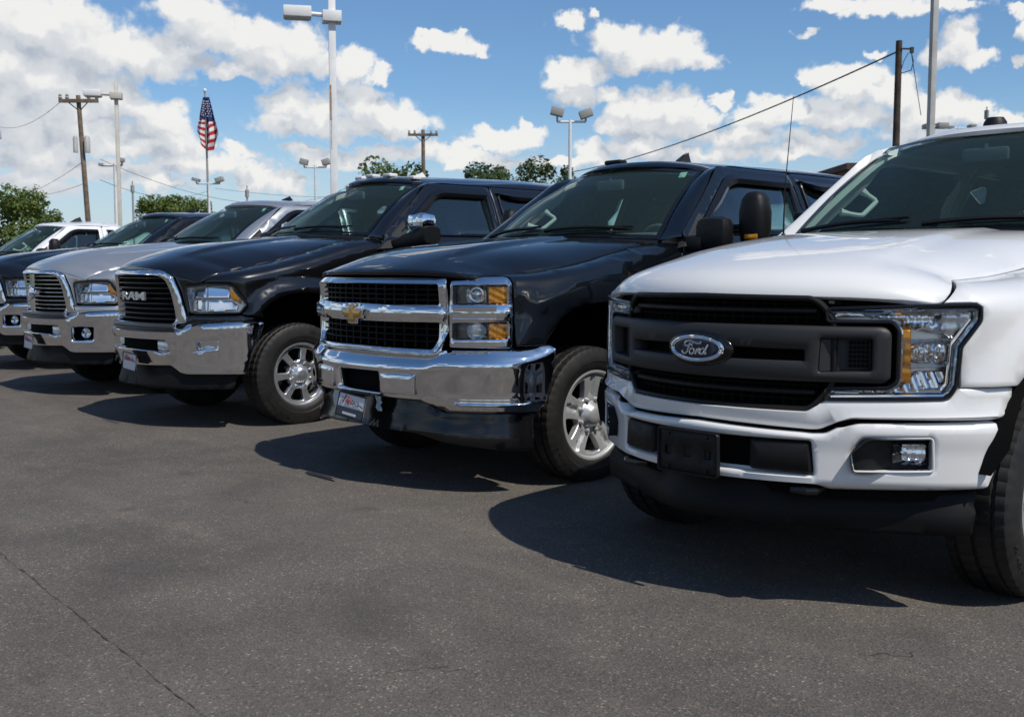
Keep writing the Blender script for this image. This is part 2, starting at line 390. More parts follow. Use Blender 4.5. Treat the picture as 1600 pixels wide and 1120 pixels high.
def inset(p, d):
    """points moved to the left of the travel direction by d"""
    o = []; m = len(p)
    for i in range(m):
        ax, ay = p[i][0] - p[i - 1][0], p[i][1] - p[i - 1][1]; bx, by = p[(i + 1) % m][0] - p[i][0], p[(i + 1) % m][1] - p[i][1]
        la = math.hypot(ax, ay) or 1; lb = math.hypot(bx, by) or 1
        nx, ny = -ay / la - by / lb, ax / la + bx / lb; l = math.hypot(nx, ny)
        if l < .2: nx, ny = -ay / la, ax / la; k = 1
        else: nx /= l; ny /= l; k = min(1.6, 2 / l)
        o.append((p[i][0] + nx * d * k, p[i][1] + ny * d * k))
    return o
def pip(P, poly):
    P = np.asarray(P, float); x, y = P[:, 0], P[:, 1]; r = np.zeros(len(P), bool); q = np.asarray(poly, float); j = len(q) - 1
    for i in range(len(q)):
        xi, yi = q[i]; xj, yj = q[j]
        if yi != yj: r ^= ((yi > y) != (yj > y)) & (x < (xj - xi) * (y - yi) / (yj - yi) + xi)
        j = i
    return r
CTR = Vector((0, 2.9, .75))
def panel(name, poly, fn, mat, parent=None, holes=(), step=.05, depth=.02, rnd=.003, ctr=CTR, build=True, mb=None, mi=0, angle=50):
    """a shaped sheet: outline poly in (u,v), lifted by fn, with a rounded edge and a turned-in rim"""
    loops = []
    for k, q in enumerate([poly] + list(holes)):
        q = dens(q, step)
        if (area(q) > 0) != (k == 0): q = q[::-1]      # outer runs ccw, holes cw: inside is always on the left
        loops.append(q)
    ins = [inset(q, rnd) if rnd > 0 else q for q in loops]
    pts = []; edges = []; rng = []
    for q in ins:
        b = len(pts); pts += q; edges += [(b + i, b + (i + 1) % len(q)) for i in range(len(q))]; rng.append((b, len(q)))
    A = np.array(pts); lo = A.min(0); hi = A.max(0)
    nx = max(1, int((hi[0] - lo[0]) / step)); ny = max(1, int((hi[1] - lo[1]) / step))
    gx, gy = np.meshgrid(lo[0] + (np.arange(nx) + .5) * (hi[0] - lo[0]) / nx, lo[1] + (np.arange(ny) + .5) * (hi[1] - lo[1]) / ny)
    gx = gx + np.where(np.arange(ny)[:, None] % 2 == 0, .12, -.12) * step
    gp = np.stack([gx.ravel(), gy.ravel()], 1); ok = pip(gp, ins[0])
    for q in ins[1:]: ok &= ~pip(gp, q)
    gp = gp[ok]
    if len(gp):
        dmin = np.full(len(gp), 9e9)
        for c0 in range(0, len(A), 200): dmin = np.minimum(dmin, np.hypot(gp[:, None, 0] - A[None, c0:c0 + 200, 0], gp[:, None, 1] - A[None, c0:c0 + 200, 1]).min(1))
        gp = gp[dmin > .42 * step]
    allp = [Vector(q) for q in pts] + [Vector(q) for q in gp]
    ov, oe, of, mv, me_, mf = delaunay_2d_cdt(allp, edges, [], 0, 1e-7)
    cen = np.array([[(ov[f[0]].x + ov[f[1]].x + ov[f[2]].x) / 3, (ov[f[0]].y + ov[f[1]].y + ov[f[2]].y) / 3] for f in of])
    ok = pip(cen, ins[0])
    for q in ins[1:]: ok &= ~pip(cen, q)
    inv = {}
    for i, l in enumerate(mv):
        for j in l: inv[j] = i
    e = .004
    def PN(u, v):
        p = Vector(fn(u, v)); a = Vector(fn(u + e, v)) - p; b = Vector(fn(u, v + e)) - p
        n = a.cross(b)
        if n.length < 1e-12: n = p - ctr
        n.normalize(); return p, n
    V = []; NR = []; sg = 0
    for q in ov:
        p, n = PN(q.x, q.y); V.append(p); NR.append(n)
    sg = 1 if sum(n.dot((p - ctr).normalized()) for p, n in zip(V, NR)) >= 0 else -1
    faces = []
    for f, k in zip(of, ok):
        if not k: continue
        a, b, c = (V[i] for i in f); nn = (b - a).cross(c - a)
        faces.append(tuple(f) if nn.dot(NR[f[0]]) * sg > 0 else tuple(reversed(f)))
    if depth != 0:
        for li, (b, m) in enumerate(rng):
            r1 = []; r2 = []
            for i in range(m):
                u, v = loops[li][i]; p, n = PN(u, v); n = n * sg
                V.append(p - n * rnd); r1.append(len(V) - 1); V.append(p - n * (rnd + depth)); r2.append(len(V) - 1)
            for i in range(m):
                j = (i + 1) % m; o0, o1 = inv.get(b + i), inv.get(b + j)
                if o0 is None or o1 is None: continue
                q1 = (o0, r1[i], r1[j], o1); q2 = (r1[i], r2[i], r2[j], r1[j])
                if sg < 0: q1, q2 = q1, q2
                # orient the rim away from the sheet
                a, bb, c = V[q2[0]], V[q2[1]], V[q2[2]]
                t = Vector(fn(*loops[li][i])) - V[o0]
                if (bb - a).cross(c - a).dot(t if t.length > 1e-9 else n) < 0: q1, q2 = q1[::-1], q2[::-1]
                faces += [q1, q2]
    M = mb or MB(); M.add(V, faces, mi)
    if mb is None and build: return M.build(name, mat, parent, True, angle)
    return M
def copy_tree(o, parent=None, swap=None):
    c = o.copy(); col.objects.link(c); c.parent = parent
    if swap and c.type == 'MESH':
        for i, sl in enumerate(c.material_slots):
            if sl.material and sl.material.name in swap:
                m = MAT[swap[sl.material.name]]; sl.link = 'OBJECT'; sl.material = m
    for ch in list(o.children): copy_tree(ch, c, swap)
    return c
def text_mesh(s, size, depth):
    cu = bpy.data.curves.new('t', 'FONT'); cu.body = s; cu.size = size; cu.extrude = depth; cu.bevel_depth = size * .012; cu.align_x = 'CENTER'; cu.align_y = 'CENTER'; cu.offset = size * .02; cu.resolution_u = 3
    o = bpy.data.objects.new('t', cu); col.objects.link(o)
    me = bpy.data.meshes.new_from_object(o); bpy.data.objects.remove(o); bpy.data.curves.remove(cu)
    return [v.co.copy() for v in me.vertices], [tuple(p.vertices) for p in me.polygons]
# ---------------------------------------------------------------- pickup trucks
class Plan:
    """plan outline of the nose and side: s runs from the centre line round the corner and back along the side"""
    def __init__(s, pts, L=6.3):
        P = [Vector((-pts[1][0], pts[1][1]))] + [Vector(q) for q in pts] + [Vector((pts[-1][0], pts[-1][1] + .8))]
        o = []
        for i in range(1, len(P) - 2):
            for k in range(14):
                t = k / 14; a, b, c, d = P[i - 1:i + 3]
                o.append(.5 * ((2 * b) + (c - a) * t + (2 * a - 5 * b + 4 * c - d) * t * t + (3 * b - a - 3 * c + d) * t ** 3))
        o += [P[-2], Vector((pts[-1][0], L))]
        s.p = o; s.S = [0.]
        for i in range(1, len(o)): s.S.append(s.S[-1] + (o[i] - o[i - 1]).length)
        s.n = []
        for i in range(len(o)):
            t = o[min(i + 1, len(o) - 1)] - o[max(i - 1, 0)]; t.normalize(); s.n.append(Vector((t.y, -t.x)))
        s.n[0] = Vector((0, -1)); s.n[-1] = s.n[-2] = Vector((1, 0)); s.Y = [q.y for q in o]; s.X = [q.x for q in o]
    def at(s, t):
        a = abs(t); i = min(max(bisect.bisect_right(s.S, a) - 1, 0), len(s.S) - 2); k = (a - s.S[i]) / (s.S[i + 1] - s.S[i])
        p = s.p[i].lerp(s.p[i + 1], k); n = s.n[i].lerp(s.n[i + 1], k); n.normalize()
        return (p.x, p.y, n.x, n.y) if t >= 0 else (-p.x, p.y, -n.x, n.y)
    def sy(s, y):
        i = min(max(bisect.bisect_right(s.Y, y) - 1, 0), len(s.Y) - 2); return s.S[i] + (s.S[i + 1] - s.S[i]) * (y - s.Y[i]) / (s.Y[i + 1] - s.Y[i])
    def g(s, x):
        x = min(abs(x), s.X[-1] - .001); i = min(max(bisect.bisect_right(s.X, x) - 1, 0), len(s.X) - 2)
        return s.Y[i] + (s.Y[i + 1] - s.Y[i]) * (x - s.X[i]) / max(1e-6, s.X[i + 1] - s.X[i])

SPEC = {
 'ford': dict(plan=[(0,0),(.25,.04),(.485,.14),(.7,.275),(.84,.41),(.915,.53),(.955,.68),(.975,.9),(.985,1.5)],
   zs=[(0,1.128),(.45,1.13),(1.0,1.168),(1.9,1.325),(2.4,1.35)], a=.25, b=.10, phi=1.36, wy=.97, Ry=.50, Rz=.56, fl=(.30,.020),
   side=[(.35,.06),(.55,.012),(.80,.0),(.95,.006),(1.13,.0),(1.4,.012)],
   hxe=[(0,.735),(.3,.735),(1.0,.735),(2.0,.80)], hc=[(0,1.172),(.025,1.215),(.07,1.25),(.18,1.288),(.4,1.332),(.8,1.392),(1.2,1.43),(1.9,1.46)],
   he=[(0,1.140),(.03,1.170),(.10,1.203),(.3,1.232),(.7,1.268),(1.2,1.335),(1.7,1.415),(2.0,1.43)], hp=5, dome=(.50,.012),
   base=(.86,1.74,.22,1.445,1.43), top=(.665,2.56,.15,2.005,1.985), roof=2.09, zb=1.43, zt=1.975, door=(1.95,2.62,3.90,4.95), cab=5.2, wr=.408, L=7.1),
 'chevy': dict(plan=[(0,0),(.3,.02),(.6,.12),(.8,.24),(.9,.35),(.95,.47),(.985,.7),(1.0,1.0),(1.0,1.6)],
   zs=[(0,1.185),(.45,1.19),(.9,1.24),(1.7,1.385),(2.4,1.41)], a=.20, b=.055, phi=1.36, wy=1.01, Ry=.56, Rz=.655, fl=(.36,.030),
   side=[(.35,.05),(.55,.01),(.80,.0),(1.02,.016),(1.10,.004),(1.2,.012),(1.4,.004)],
   hxe=[(0,.775),(.4,.79),(1.0,.80),(2.0,.82)], hc=[(0,1.255),(.03,1.272),(.10,1.302),(.25,1.345),(.6,1.40),(1.0,1.44),(1.7,1.49)],
   he=[(0,1.232),(.05,1.262),(.15,1.284),(.4,1.318),(.8,1.365),(1.3,1.425),(1.8,1.45)], hp=4, dome=(.42,.020),
   base=(.84,1.50,.23,1.485,1.46), top=(.65,2.25,.17,1.985,1.945), roof=2.085, zb=1.47, zt=1.985, door=(1.78,2.46,3.34,4.62), cab=4.95, wr=.41, L=6.75),
 'ram': dict(plan=[(0,0),(.25,.014),(.44,.070),(.6,.175),(.8,.32),(.92,.44),(.965,.56),(.985,.8),(1.0,1.0),(1.0,1.6)],
   zs=[(0,1.16),(.5,1.19),(1.0,1.29),(1.7,1.45),(2.4,1.48)], a=.24, b=.085, phi=1.36, wy=1.0, Ry=.535, Rz=.66, fl=(.16,.045),
   side=[(.35,.05),(.55,.01),(.85,.0),(1.1,.010),(1.25,.0),(1.45,.010)],
   hxe=[(0,.72),(.3,.74),(.8,.77),(1.9,.80)], hc=[(0,1.283),(.04,1.315),(.12,1.352),(.3,1.405),(.6,1.462),(1.0,1.508),(1.8,1.585)],
   he=[(0,1.20),(.08,1.235),(.25,1.275),(.6,1.345),(1.0,1.42),(1.5,1.52),(1.9,1.55)], hp=2.6, dome=(.36,.018),
   base=(.84,1.52,.23,1.585,1.56), top=(.65,2.27,.17,2.07,2.03), roof=2.185, zb=1.53, zt=2.055, door=(1.80,2.48,3.22,4.40), cab=4.72, wr=.42, L=6.6),
}
class Pickup:
    def __init__(s, kind, paint, root, fine=.045, short=False, over=None):
        s.k = kind; s.P = dict(SPEC[kind], **(over or {})); s.paint = paint; s.root = root; s.fine = fine; s.short = short
        P = s.P; s.plan = Plan(P['plan']); s.zs = spl(P['zs']); s.sp = spl(P['side'])
        s.hxe = spl(P['hxe']); s.hc = spl(P['hc']); s.he = spl(P['he']); s.X0 = P['plan'][-1][0]
        s.wys = [P['wy'], P['wy'] + (3.2 if short else 4.60 if P['cab'] > 5 else 4.30)]
    # ---- surfaces
    def off(s, y, z):
        o = s.sp(z); P = s.P
        w, h = P['fl']
        for wy in s.wys:
            dy = abs(y - wy)
            if dy < P['Ry'] * (1 + w):
                n = 2.6; q = ((dy / P['Ry']) ** n + (abs(z - .42) / P['Rz']) ** n) ** (1 / n)
                o -= h * sstep(q, 1 + w, 1 + w * .45)
        return o
    def W(s, t, z, d=0.):
        """lower body; z above the shoulder rolls inwards over the fender top. d pushes the sheet outwards"""
        x, y, nx, ny = s.plan.at(t); P = s.P; zs = s.zs(y)
        if y > 1.86: zs = 9
        if z <= zs: o = s.off(y, z); zz = z
        else:
            f = (z - zs) / P['b']; zz = zs + P['b'] * math.sin(min(f, 1.57)); o = s.off(y, zs) + P['a'] * (1 - math.cos(min(f, 1.57)))
        o -= d
        return (x - nx * o, y - ny * o, zz)
    def wrap(s, d=0., prof=None):
        if prof is None: return lambda t, z: (lambda q: (q[0] + q[2] * d, q[1] + q[3] * d, z))(s.plan.at(t))
        return lambda t, z: (lambda q, e: (q[0] + q[2] * e, q[1] + q[3] * e, z))(s.plan.at(t), d + prof(t, z))
    def side(s, y, z, sg=1, d=0.):
        P = s.P; zb, zt = P['zb'], P['zt']
        o = s.off(y, min(z, zb))
        x = s.X0 - o
        if z > zb:
            x = x - .02 * sstep(z, zb, zb + .02) - .43 * (z - zb) - 1.1 * max(0, z - (zt - .14)) ** 2
        return ((x + d) * sg, y, z)
    def hood(s, u, v):
        P = s.P; bx, y0, bw, zc, ze = P['base']; vl = y0 - .16; k = min(1, max(0, v / vl))
        yof = lambda x: s.plan.g(x) * (1 - k) + (bw * (x / bx) ** 2) * k + v
        xe, e = s.ftop(yof(s.hxe(v))); xe, e = s.ftop(yof(xe)); xe -= .007
        x = u * xe; y = yof(x); c = max(e + .005, s.hc(v)); z = e + (c - e) * (1 - abs(u) ** P['hp'])
        dx, dh = P['dome']; z += dh * (1 - sstep(abs(x), dx * (1 - .25 * k), dx * (1 - .25 * k) + .07)) * sstep(v, .06, .5)
        return (x, y, z)
    def sx(s, x):
        i = min(max(bisect.bisect_right(s.plan.X, x) - 1, 0), len(s.plan.X) - 2); return s.plan.S[i] + (s.plan.S[i + 1] - s.plan.S[i]) * (x - s.plan.X[i]) / max(1e-6, s.plan.X[i + 1] - s.plan.X[i])
    def ftop(s, y):
        L = s.ft; i = min(max(bisect.bisect_right(s.fty, y) - 1, 0), len(L) - 2); k = min(1, max(0, (y - L[i][1]) / max(1e-6, L[i + 1][1] - L[i][1])))
        return L[i][0] + (L[i + 1][0] - L[i][0]) * k, L[i][2] + (L[i + 1][2] - L[i][2]) * k
    def ws(s, u, v):
        bx, by, bw, bz, be = s.P['base']; tx, ty, tw, tz, te = s.P['top']
        b = Vector((bx * u, by + bw * u * u, bz + (be - bz) * u * u)); t = Vector((tx * u, ty + tw * u * u, tz + (te - tz) * u * u))
        return b.lerp(t, v) + Vector((0, -.45, .85)) * (.035 * math.sin(math.pi * v))
    # ---- parts
    def sheet(s, name, poly, fn, mat, parent=None, **k):
        k.setdefault('step', s.fine); return panel(name, poly, fn, mat, parent or s.root, **k)
    def arch(s, wy, n=22, a0=-28, a1=208):
        P = s.P; o = []
        for i in range(n + 1):
            a = R(a1 + (a0 - a1) * i / n); c, q = math.cos(a), math.sin(a); e = 2 / 2.5
            o.append((wy + P['Ry'] * math.copysign(abs(c) ** e, c), .42 + P['Rz'] * math.copysign(abs(q) ** e, q)))
        return o
    def body(s, front_edge):
        """front_edge: points (s,z) of the fender's front boundary, from the lower arch lip up to the hood gap"""
        P = s.P; sy = s.plan.sy; r = s.root; yd = P['door'][0]
        arch = [q for q in s.arch(P['wy']) if q[1] > .46]
        lo = front_edge[0][1]
        arch = [q for q in arch if not (q[0] < P['wy'] and q[1] < lo)]
        top = []
        yf = s.plan.at(front_edge[-1][0])[1]
        for i in range(1, 15):
            y = yf + (1.855 - yf) * i / 14; tt = s.zs(y) + P['b'] * P['phi']; k = sstep(y, yf, yf + .12)
            top.append((sy(y), front_edge[-1][1] + (tt - front_edge[-1][1]) * k))
        ye = min(yd - .012, 1.855)
        full = [front_edge[-1]] + top; s.ft = [s.W(*full[0])]
        for i in range(len(full) - 1):
            for j in range(1, 7):
                q = s.W(full[i][0] + (full[i + 1][0] - full[i][0]) * j / 6, full[i][1] + (full[i + 1][1] - full[i][1]) * j / 6)
                if q[1] > s.ft[-1][1] and q[1] < 1.84: s.ft.append(q)
        s.fty = [q[1] for q in s.ft]
        poly = [tuple(q) for q in front_edge] + [q for q in top if q[0] < sy(ye)] + [(sy(ye), s.zs(ye) + P['b'] * P['phi']), (sy(ye), .50)]
        poly += [(sy(y), z) for y, z in reversed(arch) if y > P['wy'] or z > lo]
        for sg in (1, -1):
            s.sheet('fender', poly, lambda t, z, sg=sg: (lambda q: (q[0] * sg, q[1], q[2]))(s.W(t, z)), s.paint, depth=.03, step=.04)
            mb = MB()
            mb.grid([[(x_ * sg, P['wy'] + (P['Ry'] + .03) * math.cos(R(a)), .42 + (P['Rz'] + .02) * math.sin(R(a))) for x_ in (.45, .98 if a > 20 and a < 160 else .93)] for a in range(8, 173, 10)])
            mb.grid([[(.45 * sg, P['wy'] + k * (P['Ry'] + .03) * math.cos(R(a)), .42 + k * (P['Rz'] + .02) * math.sin(R(a))) for k in (0, 1)] for a in range(8, 173, 10)])
            mb.build('wheel_liner', 'matte_black', r)
        # hood
        vl = P['base'][1] - .16
        s.sheet('hood', rc([(-1, 0), (1, 0), (1, vl), (-1, vl)], .03), s.hood, s.paint, step=.045, depth=.02, ctr=Vector((0, 2, .2)))
        mb = MB(); mb.grid([[tuple(Vector(s.hood(u / 6, v)) - Vector((0, -.02, .05))) for u in range(-6, 7)] for v in (0.02, .1, .3, .7, 1.1, vl)])
        mb.build('engine_cover', 'matte_black', r)
        # cowl, windscreen, wipers
        mb = MB(); n = 24; rows = []
        for k, (f, dz) in enumerate(((0, -.015), (.5, -.03), (1.15, -.005))):
            row = []
            for i in range(n + 1):
                u = -1 + 2 * i / n; a = Vector(s.hood(u * .98, vl)); b = Vector(s.ws(u, 0)); row.append(a.lerp(b, f) + Vector((0, 0, dz)))
            rows.append(row)
        mb.grid(rows)
        for i in range(26):
            u = -.93 + i * .0745; a = Vector(s.hood(u, vl)).lerp(Vector(s.ws(u, 0)), .45); mb.box(a + Vector((0, 0, -.014)), (.018, .07, .014))
        mb.build('cowl', 'black_plastic', r)
        sc_ = s.sheet('windscreen', [(-.985, .0), (.985, .0), (.985, .99), (-.985, .99)], s.ws, 'windscreen_glass', step=.12, depth=.004, rnd=.002)
        mb = MB()
        for sg in (1, -1): mb.grid([[tuple(s.ws(sg * (k + .0), v / 10) + Vector((0, -.003, .004))) for k in (.968, 1.0)] for v in range(11)])
        mb.grid([[tuple(s.ws(u / 8, k) + Vector((0, -.003, .004))) for k in (.965, 1.0)] for u in range(-8, 9)])
        mb.grid([[tuple(s.ws(u / 8, k) + Vector((0, -.003, .004))) for k in (.0, .035)] for u in range(-8, 9)])
        mb.build('windscreen_band', 'gloss_black', r)
        mb = MB(); q = s.ws(.86, .90) + Vector((0, -.004, .004)); mb.add([q + Vector((dx, dz * .62, dz * .75)) for dx, dz in ((-.03, -.025), (.03, -.025), (.03, .025), (-.03, .025))], [(0, 1, 2, 3)]); mb.build('windscreen_sticker', 'sticker', sc_, False)
        for x0, x1 in ((.02, .62), (-.72, -.10)):
            mb = MB(); p = [s.ws(x0 / .82 + (x1 - x0) / .82 * t, .035 + .05 * math.sin(t * 2.0) * (1 - .3 * t)) + Vector((0, -.025, .022)) for t in [i / 8 for i in range(9)]]
            mb.tube(p, [.016] + [.012] * 7 + [.006], n=6); a = s.ws((x1 if x0 > 0 else x1) / .82, -.06) + Vector((0, -.03, .01))
            q = [s.ws((x0 + .04) / .82 + (x1 - x0 - .02) / .82 * t, .075 + .035 * t) + Vector((0, -.014, .012)) for t in [i / 8 for i in range(9)]]
            mb.tube(q, .008, n=6); mb.build('wiper', 'black_plastic', r)
        s.cab(); s.bed()
        # dark mass that closes the engine bay and the floor
        mb = MB(); mb.box((0, 1.9, .56), (1.5, 2.2, .26)); mb.box((0, .95, .72), (.88, 1.1, .6)); mb.box((0, 4.4, .60), (1.3, 3.0, .20))
        for sg in (1, -1): mb.box((.42 * sg, 3.0, .46), (.09, 5.4, .15))
        mb.tube([(-.8, s.wys[0], .40), (.8, s.wys[0], .40)], .05); mb.tube([(-.8, s.wys[1], .40), (.8, s.wys[1], .40)], .06)
        mb.lathe([(-.17, .0), (-.17, .1), (-.05, .18), (.05, .18), (.17, .1), (.17, 0)], (0.1, s.wys[1], .40), n=16); mb.build('chassis', 'underbody', r)
    def edges(s):
        """inner and outer rails of pillar and roof side"""
        P = s.P; bx, by, bw, bz, be = P['base']; tx, ty, tw, tz, te = P['top']; d0, d1, d2, d3 = P['door']; zb, zt = P['zb'], P['zt']; ce = s.cabend
        O = lambda y, z: Vector(s.side(y, z, 1, .0))
        rz = P['roof']
        ctl = [(Vector((bx + .01, by + bw - .04, be - .01)), O(d0 - .02, zb + .005)), (Vector((bx, by + bw, be)), O(d0 + .03, zb + .04))]
        for t in (.33, .66, .92): ctl.append((s.ws(1, t), O(d0 + .03 + (d1 - d0 - .03) * (t * .98), zb + .04 + (zt - zb - .04) * t)))
        e = ce - .3
        ctl += [(Vector((tx - .01, ty + tw + .10, te + .022)), O(d1 + .16, zt + .004)), (Vector((tx - .02, ty + tw + .45, te + .035)), O(d1 + .45, zt + .006)),
                (Vector((tx - .02, (d1 + e) / 2 + .3, rz - .062)), O((d1 + e) / 2 + .3, zt + .006)), (Vector((tx - .02, e, rz - .080)), O(e, zt + .003)), (Vector((tx - .01, ce - .05, rz - .11)), O(ce - .03, zt - .03)), (Vector((tx - .01, ce, rz - .17)), O(ce + .01, zt - .12))]
        def cr(L):
            L = [2 * L[0] - L[1]] + L + [2 * L[-1] - L[-2]]; o = []
            for i in range(1, len(L) - 2):
                for k in range(5):
                    t = k / 5; a, b, c, d = L[i - 1:i + 3]; o.append(.5 * ((2 * b) + (c - a) * t + (2 * a - 5 * b + 4 * c - d) * t * t + (3 * b - a - 3 * c + d) * t ** 3))
            return o + [L[-2]]
        return cr([a for a, _ in ctl]), cr([b for _, b in ctl])
    @property
    def cabend(s): return s.P['cab'] - (1.50 if s.short else 0)
    def cab(s):
        P = s.P; r = s.root; d0, d1, d2, d3 = P['door']; zb, zt = P['zb'], P['zt']; ce = s.cabend
        if s.short: d3 = ce - .12; d2 = d2 - .34
        I, O = s.edges(); tx, ty, tw, tz, te = P['top']
        nI = len(I); ir = 25; prof = [0, .12, .3, .5, .7, .88, 1]
        for sg in (1, -1):
            mb = MB(); rows = []
            for k in range(nI):
                row = []
                for t in prof:
                    p = I[k].lerp(O[k], t); n = Vector((p.x, 0, p.z - 1.15 - .2)); n.normalize()
                    n = (n + Vector((.2, -.9, .3)) * (k < 22)).normalized()
                    p = p + n * (.014 * max(0, math.sin(math.pi * t)) ** .8)
                    row.append((p.x * sg, p.y, p.z))
                rows.append(row)
            mb.grid(rows, flip=sg > 0); mb.build('roof_rail', s.paint, r, True, 60)
            mb = MB(); rows = []
            for k in range(nI):
                wd = .15 * (1 - sstep(k, 14, 24)) + .03
                a_, b_ = I[k] + Vector((.004, .012, -.014)), O[k]
                rows.append([((a_.x) * sg, a_.y, a_.z), ((a_.x * .6 + b_.x * .4 - .035) * sg, a_.y * .6 + b_.y * .4 + .05, a_.z * .6 + b_.z * .4 - .03), ((b_.x - .05) * sg, b_.y + .04 + wd * .5, b_.z - .03), ((b_.x - .035) * sg, b_.y + .05 + wd, b_.z - .045)])
            mb.grid(rows); mb.build('pillar_trim', 'trim_beige', r)
        J = I[ir:]
        def roof(u, w):
            k = w * (len(J) - 1); i = min(int(k), len(J) - 2); p = J[i].lerp(J[i + 1], k - i)
            y = p.y - (tw + .14) * (1 - u * u) * max(0, 1 - w) ** 2.2
            zc = tz + .004 + (P['roof'] - tz) * (.62 * sstep(w, -.03, .075) + .38 * sstep(w, .0, .5)) - .05 * sstep(w, .70, 1)
            z = p.z + max(.012, zc - p.z) * (1 - abs(u) ** 2.8)
            return (u * p.x, y, z)
        s.roof_fn = roof
        s.sheet('roof', [(-1, 0), (1, 0), (1, 1), (-1, 1)], lambda u, w: roof(u, w), s.paint, step=.07, depth=.025, rnd=.004, ctr=Vector((0, 3, 1)))
        mb = MB(); mb.grid([[tuple(Vector(roof(u / 6 * .97, max(.0, w / 8))) - Vector((0, -.02, .05))) for u in range(-6, 7)] for w in range(9)]); mb.build('headliner', 'headliner', r)
        for sg in (1, -1):
            S = lambda y, z, sg=sg: s.side(y, z, sg)
            fr = rc([(d0, .56), (d2 - .03, .56), (d2, zb), (d2 + .01, zt), (d1, zt), (d0 + .03, zb + .04), (d0, zb - .02)], .03)
            win = rc([(d0 + .20, zb + .035), (d2 - .08, zb + .045), (d2 - .06, zt - .065), (d1 + .13, zt - .065), (d1 + .02, zt - .10)], .05)
            dr = s.sheet('front_door', fr, S, s.paint, holes=[win], depth=.05)
            wg = s.sheet('door_window', win, lambda y, z, sg=sg: s.side(y, z, sg, -.022), 'door_glass', dr, step=.2, depth=.004, rnd=.002)
            mb = MB(); mb.tube([s.side(y, z, sg, .004) for y, z in win], .010, n=6, closed=True); mb.build('window_seal', 'gloss_black', dr)
            rd = rc([(d2 - .02, .56), (d3 - .05, .56), (d3, zb), (d3 - .01, zt), (d2 + .02, zt), (d2 + .01, zb)], .03)
            w2 = rc([(d2 + .09, zb + .05), (d3 - .09, zb + .05), (d3 - .13, zt - .07), (d2 + .10, zt - .065)], .05)
            dq = s.sheet('rear_door', rd, S, s.paint, holes=[w2], depth=.05)
            s.sheet('door_window', w2, lambda y, z, sg=sg: s.side(y, z, sg, -.022), 'privacy_glass', dq, step=.2, depth=.004, rnd=.002)
            mb = MB(); mb.tube([s.side(y, z, sg, .004) for y, z in w2], .010, n=6, closed=True); mb.build('window_seal', 'gloss_black', dq)
            for d, ye in ((dr, d2 - .2), (dq, d3 - .22)):
                if s.short and d is dq: continue
                mb = MB(); mb.tube([s.side(ye + t, zb - .16, sg, .012 + .028 * math.sin(math.pi * (t + .1) / .2)) for t in (-.1, -.07, -.03, .03, .07, .1)], .016, n=8); mb.build('door_handle', 'chrome' if s.k == 'ram' else s.paint, d)
            if s.k != 'ford':     # smoked rain guards over the door windows
                gp = rc([(d0 + .225, zb + .06), (d1 + .02, zt - .10, .10), (d1 + .13, zt - .065, .08), (d2 - .06, zt - .065)], .0)
                gp = dens(gp + [gp[-1]], .06); gp = [q for q in gp if q[0] <= d2 - .055]
                k0 = max(range(len(gp)), key=lambda q: gp[q][0]); gp = gp[:k0 + 1]
                def guard(pp):
                    mb = MB(); rows = []
                    for q in range(len(pp)):
                        a_, b_ = pp[max(0, q - 1)], pp[min(len(pp) - 1, q + 1)]; tx_, tz_ = b_[0] - a_[0], b_[1] - a_[1]; l = math.hypot(tx_, tz_) or 1; nx_, nz_ = tz_ / l, -tx_ / l
                        w_ = .07 * min(1, q / max(1, len(pp) * .25) + .15)
                        rows.append([s.side(pp[q][0] + nx_ * (w_ * t - .014), pp[q][1] + nz_ * (w_ * t - .014), sg, .004 + .024 * (1 - abs(2 * t - .9))) for t in (0, .25, .5, .75, 1)])
                    mb.grid(rows); return mb
                guard(gp).build('rain_guard', 'gloss_black', dr)
                guard([(d2 + .08 + (d3 - .12 - d2 - .08) * q / 10, zt - .066) for q in range(11)]).build('rain_guard', 'gloss_black', dq)
            cq = [(d3 + .012, .56), (ce, .56), (ce, zb), (ce - .02, zt - .03), (d3 + .005, zt), (d3 + .012, zb)]
            s.sheet('cab_corner', cq, S, s.paint, depth=.04)
            mb = MB(); mb.grid([[s.side(y, z, sg, -.08) for y in (d0 + .05, d2, d3, ce)] for z in (.5, .9, zb + .0)]); mb.build('door_lining', 'dash', r)
            mb = MB(); mb.box((.93 * sg, (d0 + ce) / 2 - .05, .50), (.10, ce - d0 - .25, .10), bev=.02); mb.build('sill', s.paint, r)
        bw = lambda x, z: (x, ce - .02 - .16 * max(0, z - zb) ** 1.2, z)
        hole = rc([(-.55, zb + .06), (.55, zb + .06), (.50, zt - .09), (-.50, zt - .09)], .06)
        bk = s.sheet('cab_back', [(-.94, .56), (.94, .56), (.94, zb), (.70, zt - .02), (.5, zt + .02), (-.5, zt + .02), (-.70, zt - .02), (-.94, zb)], bw, s.paint, holes=[hole], step=.1)
        s.sheet('rear_window', hole, lambda x, z: tuple(Vector(bw(x, z)) + Vector((0, -.01, 0))), 'door_glass', bk, step=.2, depth=.004, rnd=.002)
        # cabin
        by = P['base'][1]; mb = MB()
        mb.grid([[(x, by + .03 + .22 * (x / .82) ** 2 * (k == 0) + dy, zb + dz - .015) for x in (-.8, -.5, -.2, .2, .5, .8)] for k, (dy, dz) in enumerate(((0, 0), (.25, .0), (.55, .005), (.68, -.05), (.70, -.25), (.60, -.5)))])
        mb.box((.38, by + .60, zb + .012), (.42, .22, .07), bev=.03); mb.build('dashboard', 'dash', r)
        mb = MB(); c = Vector((.38, by + .86, zb - .06)); ax = Vector((0, -.85, -.5)); ax.normalize(); e1 = Vector((1, 0, 0)); e2 = ax.cross(e1)
